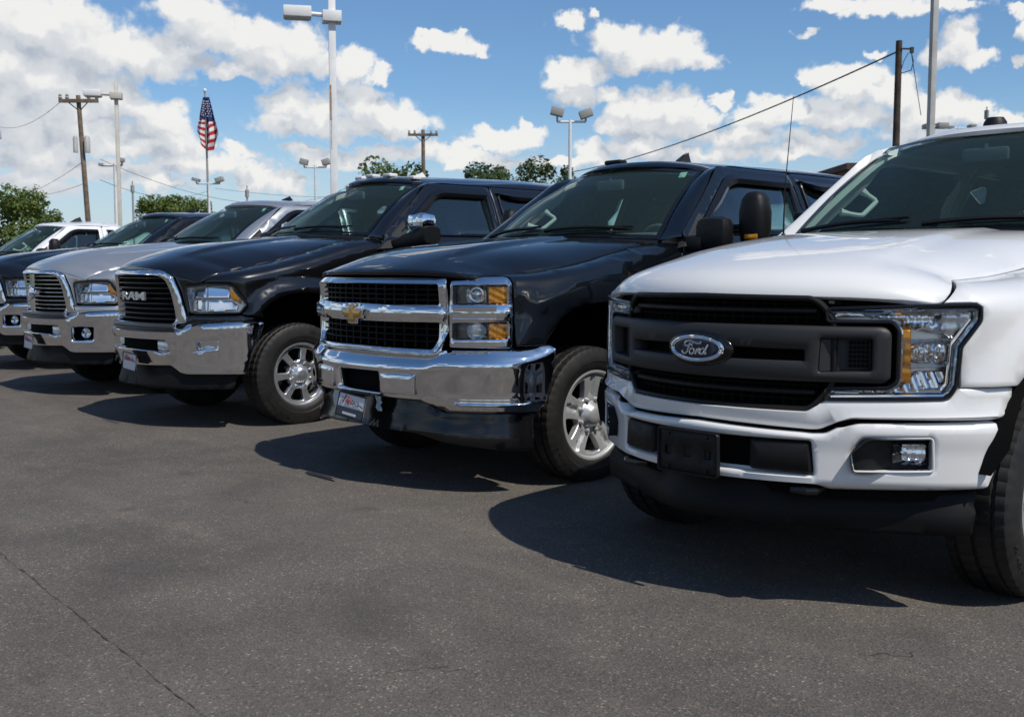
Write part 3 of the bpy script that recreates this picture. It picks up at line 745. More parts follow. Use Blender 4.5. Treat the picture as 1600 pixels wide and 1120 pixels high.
        mb.tube([c + e1 * (.19 * math.cos(a)) + e2 * (.19 * math.sin(a)) for a in [k * math.pi / 12 for k in range(24)]], .016, n=8, closed=True); mb.tube([c - e1 * .18, c, c + e1 * .18], .022); mb.tube([c, c + ax * .25], .03); mb.build('steering_wheel', 'dash', r)
        for x in (.38, -.38): s.seat((x, d2 - .28, .52), .54)
        if not s.short: s.seat((0, d3 - .42, .52), 1.35)
        mb = MB(); mb.box((0, (by + ce) / 2 + .3, .60), (1.8, ce - by - .5, .08)); mb.build('cabin_floor', 'dash', r)
        mb = MB(); q = s.ws(0, .80) + Vector((0, .10, -.03)); mb.box(q, (.25, .035, .075), bev=.015); mb.tube([q, s.ws(0, .88) + Vector((0, .03, -.01))], .012); mb.build('rear_view_mirror', 'dash', r)
        if s.k != 'ram':
            mb = MB(); a = [Vector(s.ws(-1, t)) + Vector((.05, .10, -.05)) for t in (.34, .36, .45, .54, .56)]; ins = Vector((.06, .05, -.03))
            mb.tube([a[0].lerp(a[4], t) + ins * 1.3 * min(1, 2.2 * max(0, math.sin(math.pi * t))) for t in [i / 16 for i in range(17)]], [.024] + [.014] * 15 + [.024]); mb.build('grab_handle', 'trim_beige', r)
    def seat(s, c, w):
        mb = MB(); x, y, z = c
        rows = []
        for t, yy, zz, ww, th in ((0, -.02, .42, .96, .13), (.3, .02, .62, 1., .14), (.7, .12, .88, .96, .11), (.95, .17, 1.06, .80, .09), (1, .18, 1.09, .6, .05)):
            rows.append([(x + w / 2 * ww * math.copysign(abs(math.cos(a)) ** .5, math.cos(a)), y + yy + th * math.copysign(abs(math.sin(a)) ** .6, math.sin(a)), z + zz) for a in [k * math.pi / 10 for k in range(20)]])
        mb.grid(rows, closed=True); mb.add(rows[-1], [tuple(range(20))])
        mb.box((x, y - .22, z + .36), (w, .52, .18), bev=.06)
        for hx in ([x] if w < 1 else [x - .42, x + .42]):
            mb.box((hx, y + .20, z + 1.22), (.27, .10, .19), bev=.04); mb.tube([(hx - .06, y + .19, z + 1.05), (hx - .06, y + .2, z + 1.16)], .008); mb.tube([(hx + .06, y + .19, z + 1.05), (hx + .06, y + .2, z + 1.16)], .008)
        mb.build('seat', 'seat_cloth', s.root)
    def bed(s):
        P = s.P; r = s.root; y0 = s.cabend + .03; y1 = P['L'] - (1.1 if s.short else 0); zb = P['zb'] + .0
        arch = [q for q in s.arch(s.wys[1]) if q[1] > .5]
        for sg in (1, -1):
            poly = [(y0, .56)] + [q for q in arch] + [(y1, .58), (y1, zb - .02), (y0, zb - .02)]
            s.sheet('bed_side', poly, lambda y, z, sg=sg: s.side(y, z, sg), s.paint, depth=.05, step=.07)
            mb = MB(); mb.box((.94 * sg, (y0 + y1) / 2, zb - .02), (.10, y1 - y0, .03), bev=.01); mb.build('bed_rail', 'black_plastic', r)
            mb = MB(); mb.box((.965 * sg, y1 + .012, zb - .25), (.05, .03, .38), bev=.01); mb.build('tail_lamp', 'car_red', r)
            mb = MB(); mb.grid([[(x_ * sg, s.wys[1] + (P['Ry'] + .03) * math.cos(R(a)), .42 + (P['Rz'] + .02) * math.sin(R(a))) for x_ in (.45, .96)] for a in range(-20, 201, 10)]); mb.build('wheel_liner', 'matte_black', r)
        mb = MB(); mb.box((0, (y0 + y1) / 2, .78), (1.8, y1 - y0, .04)); mb.box((0, y0 + .03, 1.1), (1.8, .04, .62)); mb.build('bed_floor', 'black_plastic', r)
        mb = MB(); mb.box((0, y1 - .02, 1.1), (1.78, .05, .62), bev=.012); mb.build('tailgate', s.paint, r)
        mb = MB(); mb.box((0, y1 + .10, .60), (1.9, .18, .17), bev=.04); mb.build('rear_bumper', 'chrome', r)
    def wheel(s, sg, wy, rim='alloy', steer=0.):
        P = s.P; rt = P['wr']; root = s.root; rr = .262 if s.k == 'chevy' else .252; c = (0, 0, 0); hw_ = .135
        we = link('wheel', None, root) if False else None
        def wob(i, k, r):
            if i in blk: return r - (.005 if (k % 4 == 0) else 0)
            return r
        prof = [(-hw_ * .80, rr - .01), (-hw_ * .98, rr + .03), (-hw_, rr + .07), (-hw_ * .93, rt - .035), (-hw_ * .84, rt - .008), (-hw_ * .60, rt - .001), (-hw_ * .56, rt - .012), (-hw_ * .50, rt - .012), (-hw_ * .46, rt), (-hw_ * .08, rt + .001), (-hw_ * .05, rt - .012),
                (hw_ * .05, rt - .012), (hw_ * .08, rt + .001), (hw_ * .46, rt), (hw_ * .50, rt - .012), (hw_ * .56, rt - .012), (hw_ * .60, rt - .001), (hw_ * .84, rt - .008), (hw_ * .90, rt - .022), (hw_ * .95, rt - .045), (hw_ * 1.0, rr + .085), (hw_ * 1.01, rr + .062), (hw_ * .985, rr + .058), (hw_ * .97, rr + .03), (hw_ * .93, rr + .018), (hw_ * .88, rr + .008), (hw_ * .80, rr - .012)]
        blk = (4, 5, 8, 9, 12, 13, 16, 17, 18)
        mb = MB(); mb.lathe(prof, c, 'x', 192, wob=wob)
        t = mb.build('tyre', 'rubber', root, True, 28)
        t.location = (s.X0 * 0 + sg * (.955 - hw_), wy, rt - .012); t.rotation_euler = (random.uniform(0, 6), 0, 0 if sg > 0 else math.pi)
        t.rotation_euler = (0, 0, (0 if sg > 0 else math.pi) + steer)
        t.name = 'wheel'
        # raised sidewall lettering as small blocks round the tyre
        mb = MB()
        for a0 in (25, 205):
            for k in range(9):
                if k == 4: continue
                a = R(a0 + k * 6.2); rad = (rr + rt) / 2 + .018; p = Vector((hw_ * .985, rad * math.cos(a), rad * math.sin(a)))
                rot = Matrix.Rotation(a, 3, 'X')
                for (dy, dz, wy_, wz_) in random.choice([[(0, -.012, .030, .006), (.008, 0, .006, .024)], [(0, .012, .03, .006), (0, -.012, .03, .006), (-.010, 0, .006, .03)], [(.01, 0, .006, .03), (-.01, 0, .006, .03), (0, 0, .014, .006)]]):
                    mb.box(p + rot @ Vector((0, dz, dy)), (.004, wz_, wy_) if False else (.004, abs(wz_), abs(wy_)), rot=rot)
        tag(mb.build('sidewall_lettering', 'rubber', t, False), kind='stuff')
        # barrel and face
        face = MB(); fx = hw_ * .80
        face.lathe([(hw_ * .84, rr + .012), (hw_ * .90, rr + .008), (hw_ * .90, rr - .004), (hw_ * .78, rr - .016), (hw_ * .2, rr - .035), (-hw_ * .8, rr - .03)], c, 'x', 64)
        if rim == 'five':
            dish = lambda q: fx - .004 - .035 * (1 - min(1, q / (rr - .02))) ** 1.3
            holes = []
            for k in range(5):
                a = R(90 + 72 * k + 36); hp = [(rr - .032, -17.5), (rr - .029, 0), (rr - .032, 17.5), (rr * .62, 14), (rr * .44, 6), (rr * .44, -6), (rr * .62, -14)]
                holes.append(rc([(q * math.cos(a + R(b)), q * math.sin(a + R(b))) for q, b in hp], .018, 3))
            ring = [((rr - .010) * math.cos(R(a)), (rr - .010) * math.sin(R(a))) for a in range(0, 360, 6)]
            def fn(y, z):
                q = math.hypot(y, z); an = (math.degrees(math.atan2(z, y)) - 90) % 72; an = min(an, 72 - an); gr = .016 * (1 - sstep(abs(an) * q / 57.3, .011, .017)) * sstep(q, .10, .13) * (1 - sstep(q, rr - .035, rr - .02))
                return (dish(q) - gr, y, z)
            panel('x', ring, fn, None, None, holes=holes, step=.016, depth=.035, rnd=.004, ctr=Vector((-.5, 0, 0)), mb=face)
        else:
            n = 7
            dish = lambda q: fx - .008 - .03 * sstep(q, rr * .55, rr * .2) + .012 * sstep(q, rr * .62, rr * .42)
            holes = []
            for k in range(n):
                a = R(106 + 360 / n * k); hp = [(rr - .034, -18), (rr - .028, 0), (rr - .034, 18), (rr * .49, 14), (rr * .45, 0), (rr * .49, -14)]
                holes.append(rc([(q * math.cos(a + R(b)), q * math.sin(a + R(b))) for q, b in hp], .02, 3))
            ring = [((rr - .010) * math.cos(R(a)), (rr - .010) * math.sin(R(a))) for a in range(0, 360, 6)]
            panel('x', ring, lambda y, z: (dish(math.hypot(y, z)), y, z), None, None, holes=holes, step=.016, depth=.03, rnd=.005, ctr=Vector((-.5, 0, 0)), mb=face)
        face.build('rim', 'wheel_chrome' if rim == 'seven' else 'bright_metal', t)
        mb = MB(); mb.lathe([(fx - .04, .088), (fx - .022, .086), (fx - .012, .075), (fx + .012, .060), (fx + .026, .045), (fx + .030, .020), (fx + .030, 0)], c, 'x', 32)
        for k in range(8):
            a = R(22.5 + 45 * k); mb.lathe([(fx - .04, .014), (fx - .004, .013), (fx + .003, .008), (fx + .003, 0)], (0, .098 * math.cos(a), .098 * math.sin(a)), 'x', 8)
        mb.build('hub_cap', 'wheel_chrome' if rim == 'seven' else 'bright_metal', t)
        mb = MB(); mb.lathe([(-.02, rr - .05), (.0, rr - .055), (.0, 0)], c, 'x', 32); mb.box((-.0, .13, .12), (.08, .12, .14), bev=.02); mb.build('brake', 'underbody', t)
    def wheels(s, rim, steer=0.):
        for sg in (1, -1):
            s.wheel(sg, s.wys[0], rim, steer); s.wheel(sg, s.wys[1], rim)
    def bar(s, name, s0, s1, zf, h, dep, d, mat, parent=None, n=20):
        """a horizontal bar following the nose: zf(s) centre height, h height, dep depth, d distance of its face outwards"""
        mb = MB(); rows = []
        for i in range(n + 1):
            t = s0 + (s1 - s0) * i / n; x, y, nx, ny = s.plan.at(t); z = zf(t) if callable(zf) else zf; b = min(h, dep) * .25
            rows.append([(x + nx * (d - q), y + ny * (d - q), z + k) for q, k in ((0, -h / 2 + b), (0, h / 2 - b), (b, h / 2), (dep, h / 2), (dep, -h / 2), (b, -h / 2))])
        mb.grid(rows, closed=True); mb.add(rows[0], [(0, 1, 2, 3, 4, 5)]); mb.add(rows[-1], [(5, 4, 3, 2, 1, 0)])
        return mb.build(name, mat, parent or s.root)
    def edge_tube(s, name, poly, d, r, mat, parent=None, closed=True, fn=None):
        mb = MB(); f = fn or s.wrap(d); mb.tube([f(*q) for q in dens(poly, .03)] if closed else [f(*q) for q in poly], r, n=8, closed=closed); return mb.build(name, mat, parent or s.root)
# ---------------------------------------------------------------- fronts
def flut(n_s, a_s, n_z=0, a_z=0):
    return lambda t, z: a_s * abs(math.sin(t * n_s)) + a_z * abs(math.sin(z * n_z))
def bothsides(s, name, poly, fn, mat, parent=None, **k):
    return [s.sheet(name, p, fn, mat, parent, **k) for p in (poly, flip(poly))]

def ford_front(s):
    r = s.root; W = s.wrap
    gr = mir([(0, 1.168), (.425, 1.163), (.452, 1.150), (.474, 1.130), (.510, 1.075), (.510, .855), (.446, .775), (.418, .757), (0, .757)][::-1][::-1])
    # dark core behind everything
    s.sheet('radiator_shroud', mir([(0, 1.16), (.45, 1.15), (.95, 1.10), (1.0, .8), (.95, .50), (0, .46)]), W(-.085), 'matte_black', step=.1, depth=.0, rnd=.003)
    # fascia under the grille and lights
    fas = [(0, .755), (.420, .755), (.452, .778), (.488, .795, .01), (.905, .806, .01), (.945, .846, .004), (1.165, .846, .004), (1.160, .79), (1.128, .752, .012), (1.095, .742), (.578, .734), (.530, .716), (.474, .690), (.440, .686), (0, .698)]
    prof = lambda t, z: .016 * (1 - sstep(abs(z - .735), .0, .045))
    s.sheet('fascia', rc(mir(fas), .012), W(.004, prof), s.paint, depth=.05, step=.04, rnd=.006)
    # headlights
    C = [(.486, 1.126), (.862, 1.141), (.985, 1.143), (1.012, 1.136), (1.014, 1.088), (.944, .995), (.935, .860), (.912, .822), (.890, .811), (.484, .799), (.486, .838), (.700, .846), (.728, .868), (.728, 1.055), (.705, 1.082), (.484, 1.082)]
    C = rc(C, .012)
    for pl, sg in ((C, 1), (flip(C), -1)):
        m = lambda q: q if sg > 0 else flip(q)
        hl = s.sheet('headlight', pl, W(-.075), 'reflector_grey', step=.04, depth=-.070, rnd=.003)
        s.sheet('lens', pl, W(.003), 'lens', hl, step=.06, depth=.004, rnd=.004)
        s.edge_tube('light_seal', pl, .001, .0075, 'gloss_black', hl)
        trim = [(.50, 1.116), (.86, 1.128), (.985, 1.130), (.999, 1.122), (1.000, 1.09), (.930, .998), (.921, .862), (.905, .834), (.886, .824), (.50, .812)]
        mb = MB(); q = [(t * sg, z) for t, z in trim]; f = W(-.012); mb.tube([f(*k) for k in q], .009, n=8, sq=(1.5, .9)); f = W(-.035); mb.tube([f(*k) for k in [(t - .012 * (t > .9), z + (-.012 if z > 1.1 else .012 if z < .84 else 0)) for t, z in trim] if True] if sg > 0 else [f(-k[0], k[1]) for k in trim], .011, n=8); mb.build('chrome_trim', 'chrome', hl)
        inner = [(.492, 1.086), (.70, 1.088), (.738, 1.058), (.738, .866), (.702, .836), (.492, .830)]
        mb = MB(); f = W(-.008); mb.tube([f(t * sg, z) for t, z in rc(inner, .02)[5:-5]], .008, n=8, sq=(1.4, 1)); mb.build('chrome_trim', 'chrome', hl)
        s.sheet('reflector', m(rc([(.50, 1.093), (.62, 1.098), (.60, 1.112), (.515, 1.113)], .005)), W(-.02), 'reflector', hl, step=.03, depth=.05)
        s.sheet('reflector', m(rc([(.625, 1.096), (.73, 1.088), (.80, 1.06), (.86, 1.078), (.865, 1.115), (.63, 1.112)], .008)), W(-.05, lambda t, z: .013 * abs(math.sin(abs(t) * 115)) * abs(math.sin(z * 90)) - .18 * (z - 1.09)), 'reflector', hl, step=.008, depth=.03)
        s.sheet('reflector', m(rc([(.79, 1.052), (.865, 1.040), (.90, 1.050), (.872, 1.112), (.862, 1.075)], .008)), W(-.055, lambda t, z: .05 * (abs(t) - .8) + .006 * math.sin(z * 60) - .2 * (z - 1.075)), 'reflector', hl, step=.015, depth=.03)
        s.sheet('reflector', m(rc([(.875, 1.052), (.918, 1.025), (.985, 1.092), (.984, 1.116), (.882, 1.114)], .008)), W(-.035, lambda t, z: .008 * (round(abs(t) * 42) % 2) + .006 * (round(z * 50) % 2)), 'reflector_grey', hl, step=.012, depth=.04)
        s.sheet('turn_signal', m(rc([(.735, 1.052), (.772, 1.052), (.776, .872), (.735, .872)], .008)), W(-.014, lambda t, z: .005 * abs(math.sin(z * 75))), 'amber', hl, step=.012, depth=.05)
        s.sheet('light_bar', m(rc([(.748, 1.016), (.912, 1.020), (.906, .928), (.748, .920)], .012)), W(-.006), 'lens', hl, step=.04, depth=.05)
        s.edge_tube('light_bar', m(rc([(.748, 1.016), (.912, 1.020), (.906, .928), (.748, .920)], .012)), -.006, .004, 'lens', hl)
        s.sheet('projector', m(rc([(.785, 1.006), (.900, 1.008), (.895, .938), (.785, .932)], .02)), W(-.045, lambda t, z: .018 * abs(math.sin(abs(t) * 170 + 14 * (z - .97) ** 2 * 40)) + .012 * math.cos((z - .97) * 30)), 'reflector', hl, step=.007, depth=.03)
        s.sheet('reflector', m(rc([(.50, .812), (.60, .815), (.60, .829), (.515, .829)], .004)), W(-.02), 'reflector', hl, step=.03, depth=.05)
        s.sheet('reflector', m(rc([(.61, .818), (.885, .828), (.918, .905), (.80, .905), (.765, .862), (.72, .838), (.61, .834)], .008)), W(-.05, lambda t, z: .011 * abs(math.sin(abs(t) * 80 + z * 30)) - .2 * (z - .855)), 'reflector', hl, step=.009, depth=.03)
    # grille
    g = s.sheet('grille', rc(gr, .02), W(-.065), 'matte_black', step=.07, depth=-.06, rnd=.003)
    s.edge_tube('grille_rim', rc(gr, .03), -.006, .012, 'black_plastic', g)
    mb = MB()
    for k in range(-11, 12):
        t = k * .041
        for z0, z1 in ((1.075, 1.155), (.77, .85)):
            x, y, nx, ny = s.plan.at(t); z1_ = z1
            mb.box((x - nx * .045, y - ny * .045, (z0 + z1) / 2), (.007, .03, z1 - z0), rot=Matrix.Rotation(math.atan2(nx, -ny), 3, 'Z'))
    tag(mb.build('grille_ribs', 'matte_black', g), kind='stuff')
    for z, h, d in ((1.118, .020, -.012), (1.143, .010, -.03), (1.092, .010, -.03), (.820, .020, -.012), (.845, .010, -.03), (.793, .010, -.03)):
        s.bar('grille_slat', -.445, .445, z, h, .035, d, 'black_plastic' if h > .015 else 'matte_black', g)
    bar = rc([(-.704, 1.064), (.704, 1.064), (.704, .860), (-.704, .860)], .035)
    slot = [rc([(.118, .981), (.408, .977), (.408, .936), (.118, .936)], .006)]; slot.append(flip(slot[0]))
    rec = rc([(.462, 1.020), (.640, 1.020), (.640, .905), (.456, .898)], .012)
    bprof = lambda t, z: -.008 * (1 - sstep(min(1.064 - z, z - .860), 0, .022)) - .006 * sstep(abs(t), .66, .70)
    b = s.sheet('grille_bar', bar, W(.020, bprof), 'grey_plastic', holes=slot + [rec, flip(rec)], step=.025, depth=.055, rnd=.006)
    for q in (rec, flip(rec)):
        c = s.sheet('sensor_pocket', q, W(-.03, lambda t, z: .045 * (1 - sstep(abs(t), .46, .56))), 'grey_plastic', b, step=.03, depth=.0)
        sg = 1 if q is rec else -1
        mb = MB(); pts = rc([(.560, 1.012), (.634, 1.012), (.634, .912), (.556, .912)], .01); pts = pts if sg > 0 else flip(pts)
        for i in range(5):
            for j in range(6):
                f = W(-.022); p = f(sg * (.567 + i * .0145), .922 + j * .0165); mb.box(p, (.009, .009, .011), rot=Matrix.Rotation(sg * .35, 3, 'Z'))
        tag(mb.build('sensor_mesh', 'matte_black', b), kind='stuff')
    # oval badge
    ov = lambda a, b_, n=40: [(a * math.cos(2 * math.pi * k / n), .968 + b_ * math.sin(2 * math.pi * k / n)) for k in range(n)]
    bd = s.sheet('badge', ov(.150, .068), W(.028), 'gloss_black', b, step=.03, depth=.05, rnd=.008)
    s.sheet('badge_face', ov(.112, .046), W(.036), 'badge_blue', bd, step=.03, depth=.01)
    s.edge_tube('badge_ring', ov(.113, .0465, 48), .036, .0065, 'chrome', bd); s.edge_tube('badge_ring', ov(.103, .0395, 48), .037, .0022, 'chrome', bd)
    st = [[(490,500),(468,475),(485,435),(520,410),(570,405),(640,438),(700,462),(745,462),(768,436)], [(575,440),(545,520),(520,600),(485,640),(445,640),(424,605),(428,578)], [(480,492),(530,500),(575,480),(612,466),(598,498)],
          [(605,548),(640,565),(640,620),(610,658),(570,650),(560,605),(580,562),(605,548),(622,546)], [(660,662),(680,600),(690,560),(700,572),(735,556),(745,575),(728,598),(700,604),(722,630),(750,660)],
          [(832,580),(800,555),(760,575),(738,620),(755,660),(795,655),(822,600)], [(880,492),(855,540),(832,600),(812,655),(826,668),(852,636)]]
    mb = MB(); f = W(.039)
    for k in st:
        p = [((x - 655) / 430 * .110, .968 + (548 - y + (x - 655) * .09) / 225 * .046) for x, y in k]
        mb.tube([f(*q) for q in p], .0042, n=6)
    tag(mb.build('badge_lettering', 'badge_silver', bd), kind='stuff')
    # bumper
    top = [(0, .688), (.400, .672), (.440, .668), (.487, .672), (.555, .712), (.603, .724), (1.108, .734), (1.134, .722), (1.116, .602), (1.064, .488), (1.046, .478), (.501, .462), (.460, .484), (0, .480)]
    bp = lambda t, z: -.05 * sstep(z, .705, .745) - .055 * sstep(z, .497, .452) + .008 * sstep(z, .6, .68) - .024 * sstep(abs(t), .40, .80)
    fog = rc([(.612, .664), (.852, .671), (.858, .551), (.585, .541), (.575, .612)], .014); mid_ = rc(mir([(0, .648), (.440, .648), (.452, .520), (0, .520)]), .012)
    bm = s.sheet('bumper', rc(mir(top), .014), W(.034, bp), s.paint, holes=[fog, flip(fog), mid_], step=.017, depth=.05, rnd=.008)
    s.sheet('bumper_inner', mir([(0, .73), (1.05, .73), (1.05, .43), (0, .43)]), W(-.045), 'matte_black', bm, step=.1, depth=0)
    for q in (fog, flip(fog)):
        sg = 1 if q is fog else -1
        s.edge_tube('fog_surround', q, .012, .005, s.paint, bm)
        s.sheet('fog_pocket', q, W(-.035, lambda t, z: .05 * (1 - sstep(abs(t), .58, .72))), 'black_plastic', bm, step=.03, depth=-.05)
        lp = rc([(.752, .650), (.832, .650), (.832, .588), (.752, .588)], .012); lp = lp if sg > 0 else flip(lp)
        fl = s.sheet('fog_lamp', lp, W(-.008, lambda t, z: .010 * abs(math.sin(abs(t) * 120)) + .008 * abs(math.sin(z * 100))), 'reflector', bm, step=.008, depth=.04)
        s.sheet('lens', lp, W(.010), 'lens', fl, step=.04, depth=.02)
    for q in (rc([(.222, .642), (.434, .644), (.446, .526), (.222, .530)], .014),):
        bothsides(s, 'bumper_pad', q, W(.036), 'black_plastic', bm, step=.05, depth=.06, rnd=.010)
    pb = rc([(-.150, .650), (.130, .650), (.134, .486), (-.150, .486)], .012)
    ph = [rc([(a - w_ / 2, .583), (a + w_ / 2, .583), (a + w_ / 2, .552), (a - w_ / 2, .552)], .004) for a, w_ in ((-.105, .03), (-.01, .032), (.085, .03))]
    pk = s.sheet('plate_bracket', pb, lambda t, z: (t, -.066, z), 'black_plastic', bm, holes=ph, step=.05, depth=.012, rnd=.004)
    mb = MB(); mb.tube([(t, -.067, z) for t, z in dens(pb, .03)], .005, n=6, closed=True); [mb.lathe([(0, .008), (.006, .007), (.007, 0)], (t, -.067, z), 'y', 10, sgn=-1) for t in (-.10, .08) for z in (.635, .503)]; mb.box((-.01, -.045, .57), (.2, .03, .1)); mb.build('bracket_rim', 'black_plastic', pk)
    # air dam with step, tow hooks
    vp = lambda t, z: .020 * (1 - sstep(z, .395, .405)) - .03 * sstep(z, .43, .50) - .072 * sstep(abs(t), .08, .48) * (1 - .72 * sstep(abs(t), .70, 1.0))
    val = mir([(0, .50), (.46, .50), (.50, .475), (1.05, .475), (1.056, .462), (1.035, .43), (1.015, .315), (.86, .308), (.68, .304), (.375, .314), (0, .326)])
    s.sheet('air_dam', rc(val, .008), W(-.006, vp), 'dam_plastic', step=.03, depth=.04)
    for x in (.40, -.40):
        mb = MB(); y = s.plan.g(x) - .005; mb.tube([(x - .05, y + .12, .462), (x - .05, y, .462), (x - .03, y - .02, .462), (x + .03, y - .02, .462), (x + .05, y, .462), (x + .05, y + .12, .462)], .015); mb.build('tow_hook', 'gloss_black', r)
    s.body([(1.165, .852), (.948, .852), (.950, .992), (1.022, 1.086), (1.022, 1.136), (1.000, 1.152), (.880, 1.150)])
    # mirrors, antenna, roof light
    for sg in (1, -1):
        mb = MB(); mb.box(((1.17 if sg > 0 else 1.09) * sg, 2.58, 1.52), (.25, .12, .22), bev=.045); mb.tube([(.92 * sg, 2.50, 1.46), (1.06 * sg, 2.56, 1.47)], .035); mb.build('door_mirror', 'black_plastic', r)
    mb = MB(); p = Vector((-.80, 1.80, 1.43)); mb.tube([p, p + Vector((.0, .0, .25)), p + Vector((.012, .05, .78))], [.006, .0035, .002], n=6); mb.lathe([(0, .02), (.03, .012), (.04, 0)], p, 'z', 12); mb.build('antenna', 'black_plastic', r)
    mb = MB(); q = Vector(s.roof_fn(0, .12)); mb.lathe([(-.01, .07), (.035, .062), (.06, .045), (.065, 0)], q + Vector((-.15, .20, .01)), 'z', 16); mb.box(q + Vector((-.15, .2, .0)), (.20, .14, .02), bev=.006); mb.build('roof_beacon', 'black_plastic', r)

def mesh_grille(s, parent, s0, s1, z0, z1, ns, nz, d, mat='mesh_black'):
    for k in range(1, nz): s.bar('grille_slat', s0, s1, z0 + (z1 - z0) * k / nz, .010, .03, d, mat, parent, n=14)
    mb = MB()
    for k in range(1, ns):
        x, y, nx, ny = s.plan.at(s0 + (s1 - s0) * k / ns); mb.box((x + nx * (d - .024), y + ny * (d - .024), (z0 + z1) / 2), (.012, .03, z1 - z0), rot=Matrix.Rotation(math.atan2(nx, -ny), 3, 'Z'))
    tag(mb.build('grille_ribs', mat, parent), kind='stuff')

def plate_tag(s, c, w, h, tilt, parent, dark=True, lean=0.):
    rot = Matrix.Rotation(lean, 3, 'Y') @ Matrix.Rotation(tilt, 3, 'X'); c = Vector(c)
    P = lambda x, z, d=0.: c + rot @ Vector((x, -d, z))
    mb = MB(); n = 6
    mb.grid([[P(-w / 2 + w * i / n, z, .0) for i in range(n + 1)] for z in (-h / 2, h / 2)]); mb.grid([[P(-w / 2 + w * i / n, z, -.004) for i in range(n + 1)] for z in (-h / 2, h / 2)]); pl = mb.build('number_plate', 'plate_white', parent)
    if dark:
        mb = MB(); mb.grid([[P(-w / 2 + w * i / n, z, .003) for i in range(n + 1)] for z in (-h / 2, -h * (.10))]); mb.build('plate_print', 'plate_dark', pl)
        mb = MB(); mb.box(P(.0, -h * .36, .004), (w * .5, .002, h * .10), rot=rot); mb.build('plate_print', 'plate_white', pl)
    # the dealer's flowing script, too small in the photo to spell
    for k, (mt, r_) in enumerate((('plate_dark', .0030), ('plate_red', .0034))):
        mb = MB(); zc = h * .22
        st = [[(-.36, .10), (-.30, -.16), (-.22, .20)], [(.06, .05), (.0, -.12), (.08, -.14), (.12, .02), (.18, -.14)], [(.20, .02), (.30, -.06), (.24, -.15), (.36, -.12), (.44, -.20)]] if k == 0 else [[(-.18, .02), (-.19, -.14)], [(-.12, .18), (-.12, -.16), (-.02, .02), (-.1, .0), (.0, -.16)]]
        for q in st: mb.tube([P(x * w, zc + z * h, .006) for x, z in q], r_, n=5)
        mb.build('plate_script', mt, pl)
    mb = MB(); mb.tube([P(x, z, .002) for x, z in ((-w / 2, -h / 2), (w / 2, -h / 2), (w / 2, h / 2), (-w / 2, h / 2))], .005, n=6, closed=True); mb.build('plate_frame', 'black_plastic', pl)
    return pl

